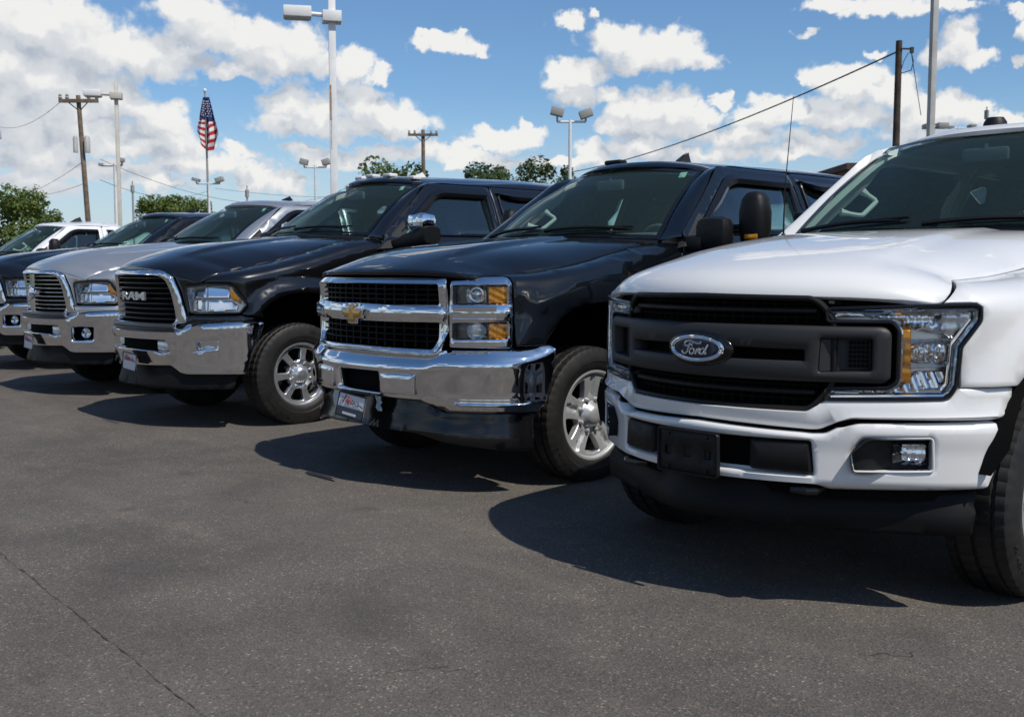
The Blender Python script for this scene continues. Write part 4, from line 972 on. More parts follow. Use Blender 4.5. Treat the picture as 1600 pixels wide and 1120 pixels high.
def chevy_front(s):
    r = s.root; W = s.wrap
    s.sheet('radiator_shroud', mir([(0, 1.23), (.64, 1.22), (.97, 1.18), (1.0, .9), (.95, .60), (0, .50)]), W(-.09), 'matte_black', step=.1, depth=.0)
    # chrome surround of the grille
    out = [(0, 1.250), (.605, 1.247), (.640, 1.238), (.656, 1.20), (.658, .905), (.640, .868), (.592, .796), (.560, .789), (0, .802)]
    h1 = rc(mir([(0, 1.182), (.598, 1.180), (.598, 1.070), (0, 1.066)]), .010); h2 = rc(mir([(0, .966), (.598, .968), (.598, .878), (.565, .824), (0, .828)]), .012)
    sp_ = lambda t, z: -1.35 * max(0, z - 1.190) + .012 * sstep(z, .85, .79) - .02 * (1 - sstep(.662 - abs(t), 0, .03)) - .016 * (sstep(z, .79, .96) * (1 - sstep(z, 1.07, 1.18)))
    sr = s.sheet('grille', rc(mir(out), .02), W(.030, sp_), 'chrome', holes=[h1, h2], step=.025, depth=.06, rnd=.008)
    s.sheet('grille_back', mir([(0, 1.19), (.6, 1.19), (.6, .81), (0, .81)]), W(-.05), 'matte_black', sr, step=.1, depth=0)
    mesh_grille(s, sr, -.598, .598, 1.066, 1.182, 15, 4, .0); mesh_grille(s, sr, -.59, .59, .826, .967, 15, 4, .0)
    bp = lambda t, z: .022 * (1 - ((z - 1.018) / .06) ** 2) - .02 * (1 - sstep(.66 - abs(t), 0, .03))
    cb = s.sheet('grille_bar', rc(mir([(0, 1.076), (.64, 1.062), (.655, 1.03), (.655, .985), (.64, .966), (0, .962)]), .01), W(.030, bp), 'chrome', sr, step=.02, depth=.05, rnd=.006)
    # bow-tie badge: a slanted cross
    bt = [(q * .76, k * .78) for q, k in ((-.135, .030), (-.048, .030), (-.040, .066), (.052, .066), (.043, .030), (.135, .030), (.112, -.030), (.048, -.030), (.040, -.066), (-.054, -.066), (-.043, -.030), (-.112, -.030))]
    bt = rc([(x, 1.010 + z) for x, z in bt], .004, 2); f = lambda t, z: (t, -.080 + .15 * t * t, z)
    bd = s.sheet('badge', [(x * 1.12, 1.010 + (z - 1.010) * 1.20) for x, z in bt], f, 'chrome', cb, step=.03, depth=.03, rnd=.004, ctr=Vector((0, 2, 1)))
    s.sheet('badge_face', bt, lambda t, z: (t, -.087 + .15 * t * t, z), 'gold', bd, step=.03, depth=.01, rnd=.005, ctr=Vector((0, 2, 1)))
    # headlights: two lamps in a chrome frame
    fr = [(.668, 1.214), (.86, 1.228), (.985, 1.230), (1.008, 1.216), (1.020, 1.19), (1.028, .84), (1.012, .828), (.664, .832)]
    a1 = rc([(.684, 1.176), (.985, 1.180), (.992, 1.170), (.992, 1.084), (.980, 1.076), (.684, 1.072)], .008); a2 = rc([(.684, .968), (.985, .976), (.995, .966), (.998, .892), (.985, .884), (.684, .876)], .008)
    fp = lambda t, z: -1.1 * max(0, z - 1.188) + .012 * (1 - abs(z - 1.025) / .05) * (abs(z - 1.025) < .05) - .02 * sstep(abs(t), .99, 1.03)
    for sg in (1, -1):
        m = (lambda q: q) if sg > 0 else flip
        hl = s.sheet('headlight', m(rc(fr, .012)), W(.018, fp), 'chrome', holes=[m(a1), m(a2)], step=.02, depth=.05, rnd=.006)
        s.bar('chrome_bar', .690 * sg, .93 * sg, lambda t: 1.026, .085, .05, .028, 'chrome', hl, n=10); s.bar('chrome_bar', .93 * sg, 1.015 * sg, lambda t: 1.050, .03, .05, .022, 'chrome', hl, n=6); s.bar('chrome_bar', .93 * sg, 1.018 * sg, lambda t: 1.010, .012, .05, .020, 'chrome', hl, n=6)
        for q, zc in ((a1, 1.128), (a2, .926)):
            s.sheet('lamp_housing', m(q), W(-.05), 'lamp_dark', hl, step=.05, depth=-.05)
            s.sheet('lens', m(q), W(.006), 'lens', hl, step=.06, depth=.004)
            z0 = min(k[1] for k in q) + .008; z1 = max(k[1] for k in q) - .008
            s.sheet('turn_signal', m(rc([(.885, z1), (.980, z1), (.982, z0), (.885, z0)], .008)), W(-.012, lambda t, z: .006 * abs(math.sin(abs(t) * 90)) + .006 * abs(math.sin(z * 80 + abs(t) * 40))), 'amber', hl, step=.010, depth=.04)
            x, y, nx, ny = s.plan.at(.815 * sg); c = (0, 0, 0); mb = MB()
            if zc > 1: mb.lathe([(.0, .050), (.012, .049), (.018, .043), (.006, .038), (.02, .032), (.032, .018), (.036, 0)], c, 'x', 28)
            else: mb.lathe([(.022, .052), (.0, .046), (-.022, .034), (-.034, .018), (-.036, 0)], c, 'x', 28); mb.tube([(-.03, 0, 0), (.012, 0, 0)], .010)
            o = mb.build('projector' if zc > 1 else 'reflector', 'reflector', hl)
            o.location = (x - nx * .03, y - ny * .03, zc); o.rotation_euler = (0, 0, math.atan2(ny, nx))
            s.sheet('reflector', m(rc([(.755, z1 - .01), (.775, z1), (.87, z1), (.878, z0), (.775, z0), (.755, z0 + .01)], .01)), W(-.045, lambda t, z: .03 * ((abs(t) - .815) / .06) ** 2 + .005 * (round(z * 60) % 2)), 'reflector_grey', hl, step=.012, depth=.0)
    s.sheet('filler_panel', mir([(0, .80), (.60, .80), (1.03, .835), (1.10, .82), (1.10, .76), (0, .70)]), W(-.02), 'gloss_black', step=.07, depth=.02)
    # chrome bumper: face, then a shelf rolling back
    zc = spl([(0, .715), (.50, .718), (.62, .742), (1.0, .752), (1.15, .778), (1.26, .822)])
    def face(t, z):
        a = abs(t); c = zc(a); f = .046 + .026 * sstep(min(z, c), .46, c + .06)
        f -= .05 * sstep(z, .535, .455); f += .010 * sstep(abs(t), .60, .66) * (1 - sstep(z, .52, .56))
        zz = z
        if z > c: q = z - c; f -= q * .80 * (.3 + .7 * sstep(q, 0, .02)); zz = c + q * .95
        x, y, nx, ny = s.plan.at(t); return (x + nx * f, y + ny * f, zz)
    out = [(0, .795), (.50, .798), (.63, .822), (1.0, .826), (1.15, .842), (1.235, .850), (1.256, .826), (1.252, .74), (1.226, .60), (1.180, .462), (.630, .462), (.50, .530), (0, .536)]
    op = rc([(-.205, .678), (.218, .680), (.220, .556), (-.200, .560)], .01)
    bm = s.sheet('bumper', rc(mir(out), .012), face, 'chrome', holes=[op], step=.022, depth=.05, rnd=.006)
    s.sheet('bumper_inner', mir([(0, .74), (1.1, .74), (1.1, .50), (0, .50)]), W(-.02), 'matte_black', bm, step=.1, depth=0)
    bothsides(s, 'bumper_insert', rc([(.236, .674), (.478, .678), (.478, .560), (.236, .556)], .008), W(.074), 'chrome', bm, step=.05, depth=.012, rnd=.005)
    bothsides(s, 'bumper_lip', rc([(.700, .528), (1.06, .528), (1.10, .535), (1.08, .514), (.74, .510)], .006), lambda t, z: (lambda x, y, nx, ny: (x + nx * .074, y + ny * .074, z))(*s.plan.at(t)), 'chrome', bm, step=.04, depth=.02, rnd=.006)
    vp = lambda t, z: .02 * (1 - sstep(z, .355, .37)) - .02 * sstep(z, .44, .50)
    s.sheet('air_dam', rc(mir([(0, .535), (.50, .53), (.62, .465), (1.178, .465), (1.150, .44), (1.132, .256), (.95, .262), (.62, .300), (.45, .338), (0, .350)]), .01), W(.008, vp), 'gloss_black', step=.035, depth=.05)
    plate_tag(s, (.045, -.125, .468), .27, .135, R(-12), bm, True, R(4))
    mb = MB(); mb.tube([(x, -.09, .545) for x in (-.10, .18)], .012); mb.build('plate_bar', 'black_plastic', bm)
    for x, w_ in ((-.17, .16), (.215, .055)):     # pale crumpled plastic behind the plate
        mb = MB(); mb.grid([[(x + w_ * (i / 6 - .5) + random.uniform(-.006, .006), -.045 + random.uniform(-.008, .008), .535 - (.14 if w_ > .1 else .085) * j / 5) for i in range(7)] for j in range(6)]); mb.build('plastic_sheet', 'pale_plastic', bm)
    s.body([(1.262, .842), (1.035, .842), (1.026, 1.19), (1.014, 1.222), (.99, 1.238), (.905, 1.240)])
    # tow mirrors
    for sg in (1, -1):
        mb = MB(); X = lambda x: x * sg
        mb.add([(X(.985), 1.72, 1.40), (X(.985), 2.02, 1.42), (X(.90), 2.05, 1.64), (X(1.02), 1.74, 1.41), (X(1.02), 2.02, 1.43), (X(.93), 2.05, 1.62)], [(0, 1, 2), (3, 5, 4), (0, 3, 4, 1), (1, 4, 5, 2), (2, 5, 3, 0)])
        mm = mb.build('door_mirror', 'grey_plastic', r, False)
        if sg < 0: X = lambda x: -(.98 + (x - .98) * .22)
        mb = MB()
        if sg < 0: mb.box((-1.02, 2.06, 1.47), (.10, .16, .10), bev=.02)
        else: mb.box((X(1.165), 1.87, 1.49), (.24, .15, .215), bev=.06)
        if sg > 0: mb.box((X(1.04), 1.84, 1.43), (.16, .12, .10), bev=.03); mb.tube([(X(1.12), 1.9, 1.53), (X(1.36), 1.99, 1.535)], .016); mb.tube([(X(1.12), 1.9, 1.50), (X(1.36), 1.99, 1.505)], .012)
        mb.build('mirror_arm', 'black_plastic', mm)
        mb = MB(); rows = []
        for z, w_, d_ in ((1.432, .075, .05), (1.44, .088, .062), (1.50, .096, .075), (1.62, .094, .085), (1.70, .080, .075), (1.738, .055, .05), (1.748, .025, .02)):
            rows.append([(X(1.375) + w_ * math.copysign(abs(math.cos(a)) ** .7, math.cos(a)) * (1 if sg > 0 else .75), (2.0 if sg > 0 else 2.2) + d_ * math.copysign(abs(math.sin(a)) ** .7, math.sin(a)), z) for a in [k * math.pi / 12 for k in range(24)]])
        mb.grid(rows, closed=True); mb.add(rows[0], [tuple(range(24))]); mb.add(rows[-1], [tuple(range(24))]); mh = mb.build('mirror_head', 'black_plastic', mm)
        mb = MB(); mb.box((X(1.39), 1.935 if sg > 0 else 2.135, 1.468), (.095, .016, .034), bev=.006); mb.build('marker_lamp', 'amber', mm)
    # roof fin and lamp
    q = Vector(s.roof_fn(0.10, .24)) + Vector((0, 0, .010)); mb = MB()
    mb.grid([[q + Vector((w_ * k, y, z)) for k in (-1, 0, 1)] for y, z, w_ in ((0, .0, .004), (.03, .02, .02), (.10, .065, .012), (.14, .085, .004))]); mb.add([q + Vector(v) for v in ((-.03, -.03, -.02), (.03, -.03, -.02), (.03, .24, -.02), (-.03, .24, -.02), (0, .02, .02), (0, .16, .088), (0, .19, .02))], [(0, 1, 4), (1, 2, 6, 5, 4), (3, 0, 4, 5, 6), (2, 3, 6)]); mb.build('roof_antenna', 'grey_plastic', r, False)
    q = Vector(s.roof_fn(-.25, .08)); mb = MB(); mb.box(q + Vector((0, .05, .012)), (.16, .09, .035), bev=.014); mb.build('roof_lamp', 'black_plastic', r)

def ram_front(s, base=True):
    r = s.root; W = s.wrap
    s.sheet('radiator_shroud', mir([(0, 1.24), (.45, 1.22), (.95, 1.12), (1.0, .9), (.95, .60), (0, .50)]), W(-.09), 'matte_black', step=.1, depth=.0)
    out = [(0, 1.284), (.36, 1.280), (.47, 1.256), (.535, 1.205), (.590, 1.09), (.632, .935), (.650, .842), (.560, .836, .003), (.545, .800), (.50, .792), (0, .795)]
    inn = [(0, 1.216), (.34, 1.214), (.43, 1.203), (.475, 1.170), (.515, 1.08), (.545, .95), (.556, .870), (.53, .842), (0, .842)]
    pf = lambda t, z: -.06 * sstep(z, 1.225, 1.285) ** 1.6 - .02 * sstep(abs(t), .53, .66) + .002
    hole = rc(mir(inn), .02)
    gl = s.sheet('grille', rc(mir(out), .03), W(.026, pf), 'chrome', holes=[hole], step=.022, depth=.06, rnd=.012)
    s.sheet('grille_chin', rc(mir([(0, .838), (.53, .838), (.552, .834), (.545, .797), (.50, .790), (0, .793)]), .008), W(.046), 'grille_chin_mat', gl, step=.05, depth=.02, rnd=.006)
    s.sheet('grille_back', hole, W(-.045), 'matte_black', gl, step=.1, depth=-.05)
    wid = spl([(.84, .55), (.95, .54), (1.08, .51), (1.17, .47), (1.21, .42)])
    for k in range(9):
        z = .872 + k * .0405
        if base and abs(z - 1.05) < .035: pass
        s.bar('grille_slat', -wid(z) + .005, wid(z) - .005, z, .011, .05, -.004, 'grille_slat_mat', gl, n=16)
    cross = MB()
    # crosshair with the round emblem (on the silver truck) or block lettering
    s.cross = []
    if base:
        v, f = text_mesh('RAM', .135, .006); 
        mb = MB(); mb.add([(x_ * 1.42 + .085, s.plan.g(x_ * 1.42 + .085) - .034 - z_ * 1.2, 1.050 + y_ * .66) for x_, y_, z_ in [tuple(q) for q in v]], f); mb.build('grille_lettering', 'badge_silver', gl, False)
    else:
        mb = MB()
        mb.grid([[(x_, -.012 - .022 * (1 - abs(k)), z_) for x_, k in ((-.042, 1), (-.03, 0), (.03, 0), (.042, 1))] for z_ in (.842, .93, 1.03, 1.13, 1.216)])
        for sg in (1, -1): mb.grid([[(x_ * sg, s.plan.g(x_) - .008 - d_, z_) for z_, d_ in ((1.005, 0), (1.012, .02), (1.05, .02), (1.057, 0))] for x_ in (.02, .08, .14, .19)])
        mb.lathe([(0, .075), (.015, .072), (.02, .06), (.012, .05), (.02, .03), (.024, 0)], (0, -.030, 1.03), 'y', 24, sgn=-1); mb.build('crosshair_emblem', 'chrome', gl)
    # headlights
    H = rc([(.636, 1.128), (.80, 1.146), (.985, 1.146), (1.030, 1.128), (1.135, .992), (1.078, .926), (.735, .918), (.664, .934)], .014)
    for sg in (1, -1):
        m = (lambda q: q) if sg > 0 else flip
        hl = s.sheet('headlight', m(H), W(-.075), 'reflector_grey', step=.05, depth=-.075); s.edge_tube('light_seal', m(H), .0, .008, 'gloss_black', hl); s.sheet('lens', m(H), W(.004), 'lens', hl, step=.05, depth=.004, rnd=.004)
        for q, a, b, d in (([(.655, 1.118), (.80, 1.135), (.795, 1.04), (.66, 1.035)], .5, .35, -.045), ([(.81, 1.136), (.97, 1.138), (1.0, 1.08), (.98, 1.04), (.81, 1.04)], -.45, .4, -.045), ([(.664, 1.022), (.80, 1.026), (.80, .932), (.675, .944)], .4, -.5, -.045), ([(.815, 1.026), (1.00, 1.02), (1.06, .985), (1.05, .945), (.815, .932)], -.35, -.4, -.045)):
            cx = sum(k[0] for k in q) / len(q); cz = sum(k[1] for k in q) / len(q)
            s.sheet('reflector', m(rc(q, .006)), W(d, lambda t, z, a=a, b=b, cx=cx, cz=cz: a * (abs(t) - cx) * .4 - (.20 + .15 * b) * (z - cz) + .5 * ((abs(t) - cx) ** 2 + (z - cz) ** 2)), 'reflector', hl, step=.03, depth=.02)
        s.sheet('turn_signal', m(rc([(.985, 1.118), (1.025, 1.108), (1.095, 1.016), (1.020, 1.020)], .008)), W(-.016, lambda t, z: .005 * abs(math.sin(z * 120))), 'amber', hl, step=.012, depth=.04)
    s.sheet('filler_panel', mir([(0, .81), (.55, .81), (.66, .905), (1.07, .905), (1.22, .90), (1.22, .83), (0, .76)]), W(-.006), s.paint, step=.06, depth=.02)
    zc = spl([(0, .768), (.36, .770), (.60, .776), (.68, .812), (.85, .830), (1.24, .846)])
    def face(t, z):
        a = abs(t); c = zc(a); f = .036 + .026 * sstep(min(z, c), .45, c + .06) - .02 * (1 - sstep(a, .50, .66)) * sstep(z, .62, .5) + .018 * sstep(a, .56, .66); zz = z
        if z > c: q = z - c; f -= q * .90 * (.3 + .7 * sstep(q, 0, .02)); zz = c + q * .55
        x, y, nx, ny = s.plan.at(t); return (x + nx * f, y + ny * f, zz)
    outb = [(0, .845), (.60, .850), (.70, .880), (1.17, .895), (1.226, .884), (1.238, .846), (1.215, .76), (1.150, .618), (1.108, .450), (.655, .443), (.585, .450), (.50, .505), (0, .490)]
    op = rc(mir([(0, .712), (.482, .711), (.508, .615), (.43, .604), (.36, .622), (.14, .624), (0, .624)]), .012)
    fg = rc([(.752, .706), (.932, .709), (.920, .660), (.758, .622)], .008) if base else rc([(.640, .700), (.880, .702), (.865, .570), (.625, .560)], .02)
    bm = s.sheet('bumper', rc(mir(outb), .014), face, 'chrome', holes=[op, fg, flip(fg)], step=.025, depth=.05, rnd=.007)
    s.sheet('bumper_inner', mir([(0, .76), (1.1, .80), (1.1, .48), (0, .48)]), W(-.03), 'matte_black', bm, step=.1, depth=0)
    for q in (fg, flip(fg)):
        if base:
            s.sheet('fog_lamp', q, W(.02, lambda t, z: .2 * (z - .66)), 'reflector', bm, step=.03, depth=.03)
        else:
            sg = 1 if q is fg else -1; x, y, nx, ny = s.plan.at(.765 * sg); mb = MB(); mb.lathe([(0, .055), (.02, .05), (.012, .04), (-.01, .02), (-.012, 0)], (0, 0, 0), 'x', 20); o = mb.build('fog_lamp', 'reflector', bm); o.location = (x - nx * .01, y - ny * .01, .635); o.rotation_euler = (0, 0, math.atan2(ny, nx))
    if base: bothsides(s, 'bumper_lip', rc([(.700, .622), (.93, .655), (.95, .640), (.93, .628), (.72, .600)], .005), W(.064), 'chrome', bm, step=.03, depth=.02, rnd=.006)
    bothsides(s, 'bumper_insert', rc([(.36, .700), (.472, .700), (.492, .628), (.43, .618), (.36, .632)], .006), W(.0), 'reflector_grey', bm, step=.05, depth=.03)
    vp = lambda t, z: .02 * (1 - sstep(z, .385, .395)) - .02 * sstep(z, .44, .50)
    s.sheet('air_dam', rc(mir([(0, .505), (.50, .508), (.585, .455), (1.105, .453), (1.05, .42), (1.022, .330), (.60, .316), (.42, .32), (0, .33)]), .01), W(.0, vp), 'dam_plastic', step=.05, depth=.05)
    plate_tag(s, (.10, -.085, .525) if base else (.02, -.085, .53), .25, .135, R(-4), bm, False, R(3))
    s.body([(1.245, .885), (1.225, .902), (1.090, .916), (1.148, .992), (1.038, 1.138), (.99, 1.158), (.80, 1.158), (.640, 1.140), (.600, 1.215)][:7] + [(.79, 1.165)])
    lip = [(lambda p: (s.sx(p[0]), p[2] - .006))(s.hood(u, 0)) for u in (.62, .72, .82, .9, .96, 1.0)]
    nose = lip + [(.800, 1.158), (.645, 1.140), (.628, 1.128), (.652, .945), (.660, .845), (.640, .935), (.600, 1.088), (.545, 1.203), (.50, 1.238)]
    bothsides(s, 'nose_panel', nose, W(-.004), s.paint, step=.04, depth=.02, rnd=.003)
    for sg in (1, -1):
        X = lambda x: x * sg; mb = MB()
        mb.add([(X(.985), 1.72, 1.43), (X(.985), 2.06, 1.45), (X(.89), 2.08, 1.70), (X(1.02), 1.74, 1.44), (X(1.02), 2.06, 1.46), (X(.92), 2.08, 1.68)], [(0, 1, 2), (3, 5, 4), (0, 3, 4, 1), (1, 4, 5, 2), (2, 5, 3, 0)]); mm = mb.build('door_mirror', 'grey_plastic', r, False)
        if sg < 0: X = lambda x: -(.98 + (x - .98) * .25)
        mb = MB(); rows = []
        for x_, h_, z_ in ((.98, .05, 1.475), (1.05, .055, 1.48), (1.12, .07, 1.50), (1.30, .075, 1.535), (1.36, .085, 1.55), (1.40, .07, 1.555)): rows.append([(X(x_), 1.96 + .09 * math.copysign(abs(math.cos(a)) ** .6, math.cos(a)) + .12 * (x_ - 1), z_ + h_ * math.copysign(abs(math.sin(a)) ** .6, math.sin(a))) for a in [k * math.pi / 10 for k in range(20)]])
        mb.grid(rows, closed=True); mb.add(rows[-1], [tuple(range(20))]); mb.build('mirror_arm', 'black_plastic', mm)
        mb = MB(); mb.box((X(1.275), 1.99 if sg > 0 else 2.12, 1.665 if base else 1.60), (.235 if sg > 0 else .15, .17, .15 if base else .11), bev=.05); mb.build('mirror_cap', 'chrome' if base else 'black_plastic', mm)
    if base:      # five roof marker lamps
        for u in (-.72, -.36, 0, .36, .72):
            q = Vector(s.roof_fn(u, .07)); mb = MB(); mb.box(q + Vector((0, .04, .008)), (.12, .10, .036), bev=.014); mb.build('marker_lamp', 'pole_white', r)
    q = Vector(s.roof_fn(0.05, .24)); mb = MB(); mb.add([q + Vector(v) for v in ((-.022, -.02, -.01), (.022, -.02, -.01), (.022, .17, -.01), (-.022, .17, -.01), (0, .02, .02), (0, .12, .062), (0, .15, .02))], [(0, 1, 4), (1, 2, 6, 5, 4), (3, 0, 4, 5, 6), (2, 3, 6)]); mb.build('roof_antenna', 'pole_white' if base else 'gloss_black', r, False)

pmat('grille_chin_mat', (.10, .10, .105), .35, .8); pmat('grille_slat_mat', (.05, .05, .052), .28, .8); pmat('grille_slat_chrome', (.62, .63, .65), .12, 1)
TR = 'pickup trucks parked in a row'
def truck(kind, paint, loc, label, front, rim, rz=0., steer=0., **k):
    root = empty('pickup_truck', (loc[0], loc[1], 0), rz); tag(root, label, 'pickup truck', TR)
    p = Pickup(kind, paint, root, **k); front(p); p.wheels(rim, steer); return root
ford = truck('ford', 'white_paint', (-2.47, 3.30), 'white pickup with black grille and oval badge, nearest of the parked row', ford_front, 'five')
chevy = truck('chevy', 'black_paint', (-5.19, 3.63), 'glossy black pickup with chrome bumper and gold cross-shaped grille badge', chevy_front, 'five')
ram = truck('ram', 'charcoal_paint', (-8.42, 3.62), 'charcoal pickup with lettered black grille, chrome surround and white roof marker lamps', lambda p: ram_front(p, True), 'seven')
LOW = dict(roof=2.095, zt=1.985, zb=1.50, base=(.84,1.52,.23,1.555,1.53), top=(.65,2.27,.17,1.985,1.95))
silver = truck('ram', 'silver_paint', (-11.22, 3.80), 'silver grey pickup with chrome crosshair grille behind the charcoal one', lambda p: ram_front(p, False), 'seven', fine=.07, over=LOW)
def reslat(o):
    for c in o.children_recursive:
        if c.name.startswith('grille_slat'):
            for sl in c.material_slots: sl.link = 'OBJECT'; sl.material = MAT['grille_slat_chrome']
reslat(silver)
dark = copy_tree(silver, None, {'silver_paint': 'dark_paint', 'chrome': 'chrome'}); dark.location = (-14.55, 4.2, 0)
dark['label'] = 'black pickup half hidden between the silver pickup and the left edge'
white = truck('chevy', 'white_work_paint', (-18.7, 4.2), 'small white extended-cab pickup farthest along the row', chevy_front, 'five', fine=.10, short=True)
QZ = R(90) - YAW
# ---------------------------------------------------------------- ground
def sheet_xy(name, x0, x1, y0, y1, z, mat, kind='structure', n=1):
    mb = MB(); mb.grid([[(x0 + (x1 - x0) * i / n, y0 + (y1 - y0) * j / n, z) for i in range(n + 1)] for j in range(n + 1)]); return tag(mb.build(name, mat, None, False), kind=kind)
sheet_xy('ground', -1500, 1500, -1500, 1500, -.06, 'grass'); sheet_xy('parking_lot', -70, 60, -42, 52, 0, 'asphalt')
def at(px, d, z=0.):
    """world point straight below picture column px at depth d along the view"""
    return F0 * d + RT * ((px - 800) / FPX * d) + Vector((0, 0, z))
def hz(py, d): return EYE + (HOR - py) / FPX * d
# the sealed joint in the asphalt
def gpt(px, py):
    v = FW + RT * ((px - 800) / FPX) - CU * ((py - 560) / FPX); k = -EYE / v.z; return Vector((0, 0, EYE)) + v * k
mb = MB(); a, b = gpt(20, 880), gpt(300, 1105); dd = (b - a).normalized(); n_ = Vector((-dd.y, dd.x, 0)); rows = []
a = a - dd * 1.6; b = b + dd * 1.0
for i in range(161):
    p = a.lerp(b, i / 160); o = n_ * (.010 * math.sin(i * .31) + .006 * math.sin(i * 1.13)); w_ = .0004 + .0042 * abs(noise.noise(Vector((i * .35, 0, 0)))); rows.append([p + o * .35 - n_ * w_ + Vector((0, 0, .004)), p + o * .35 + n_ * w_ + Vector((0, 0, .004))])
tag(mb.grid(rows).build('pavement_joint', 'seam', None, False), kind='structure')

# ---------------------------------------------------------------- poles, lamps, wires
LG = 'tall lot lamps'
def shoebox_lamp(px, d, ytop, ybox, wpx, label, mat, rust=False, heads=(-1,), hs=1.):
    p = at(px, d); w_ = wpx / FPX * d * .72; zt = hz(ytop, d); zb = hz(ybox, d); o = empty('light_pole', p, QZ + R(12)); tag(o, label, 'lamp post', LG)
    mb = MB(); mb.box((0, 0, zt / 2), (w_, w_, zt), bev=w_ * .06); po = mb.build('pole', mat, o)
    if rust:
        for z0, z1, x0, x1 in ((4.3, 5.0, -.42, -.22), (3.7, 4.3, -.32, -.26)): mb = MB(); mb.box(((x0 + x1) / 2 * w_, -w_ / 2 - .002, (z0 + z1) / 2), (w_ * (x1 - x0), .004, z1 - z0)); mb.build('rust_streak', 'rust', po)
    mb = MB(); mb.box((0, 0, zb), (.42 * hs, .40 * hs, .24 * hs), bev=.01); mb.build('bracket', mat, o)
    for h in heads:
        mb = MB(); mb.tube([(0, 0, zb + .03), (h * .42, 0, zb + .05)], .045); mb.build('arm', mat, o)
        mb = MB(); mb.box((h * (.41 + .31 * hs), 0, zb + .06), (.62 * hs, .42 * hs, .24 * hs), bev=.02); hd = mb.build('lamp_head', 'pole_white', o)
        mb = MB(); mb.box((h * (.41 + .31 * hs), 0, zb + .06 - .125 * hs), (.54 * hs, .36 * hs, .02)); mb.build('lamp_glass', 'lamp_glass', hd)
    o.rotation_euler = (0, 0, QZ + R(12)); return o
shoebox_lamp(525, 22, -60, 38, 15, 'tall white square lamp post with rust streaks and box lamp, left of centre', 'pole_white', True, hs=.9)
shoebox_lamp(192, 32, 136, 156, 7.5, 'slim cream lamp post with box lamp beside the wooden utility pole', 'pole_cream', hs=.8)
shoebox_lamp(1444.5, 19, -160, -120, 12.5, 'plain grey square post rising behind the white pickup, out of frame', 'pole_grey')
shoebox_lamp(-4, 26, 150, 212, 9, 'white lamp post cut off by the left edge', 'pole_white')
def flood_lamp(px, d, ybar, heads, label, w_=.10, ytop=None):
    o = empty('light_pole', at(px, d), QZ); tag(o, label, 'lamp post', LG); zb = hz(ybar, d); k = d / FPX
    mb = MB(); mb.tube([(0, 0, 0), (0, 0, hz(ytop if ytop else ybar - 3, d))], [w_ * .75, w_ * .5], n=10); mb.build('pole', 'pole_white', o)
    mb = MB(); xs = [h[0] * k for h in heads]; mb.tube([(min(xs + [0]), 0, zb), (max(xs + [0]), 0, zb)], w_ * .38, n=8); mb.build('crossbar', 'pole_white', o)
    for hx, hy, hw_, hh, tilt in heads:
        rot = Matrix.Rotation(R(tilt), 3, 'Y'); c = Vector((hx * k, -.05, hz(hy, d))); mb = MB()
        mb.box(c, (hw_ * k, .42, hh * k), bev=.02, rot=rot); mb.tube([(hx * k, 0, zb), c], w_ * .3); hd = mb.build('lamp_head', 'lamp_grey', o)
        mb = MB(); mb.box(c + rot @ Vector((0, -.03, -hh * k * .42)), (hw_ * k * .8, .34, .05), rot=rot); mb.build('lamp_glass', 'lamp_glass', hd)
flood_lamp(889.5, 45, 195, [(-20, 180, 20, 12, 14), (24, 183, 20, 12, -20)], 'white lamp post with two tilted flood lamps behind the black pickup', .13)
flood_lamp(496, 62, 264, [(-17, 256, 12, 9, 14), (17, 256, 12, 9, -18)], 'small twin flood lamp post seen left of the tall white post', .12)
flood_lamp(331, 58, 289, [(-19, 283, 11, 5, 14), (17, 283, 12, 7, -18)], 'twin flood lamp post in front of the flagpole', .12)
flood_lamp(187, 50, 261, [(-20, 260, 6, 4, 0), (11, 253, 6, 6, 0)], 'thin white lamp post with a single bar, right of the wooden utility pole', .16)
flood_lamp(1449, 40, 202, [(-10, 202, 12, 7, 0), (12, 201, 16, 8, 0)], 'low twin lamp glimpsed behind the grey square post', .10)
flood_lamp(1487, 46, 204, [(-14, 203, 10, 3, 0), (20, 201, 10, 3, 0)], 'thin lamp bar behind the roof beacon of the white pickup', .06)

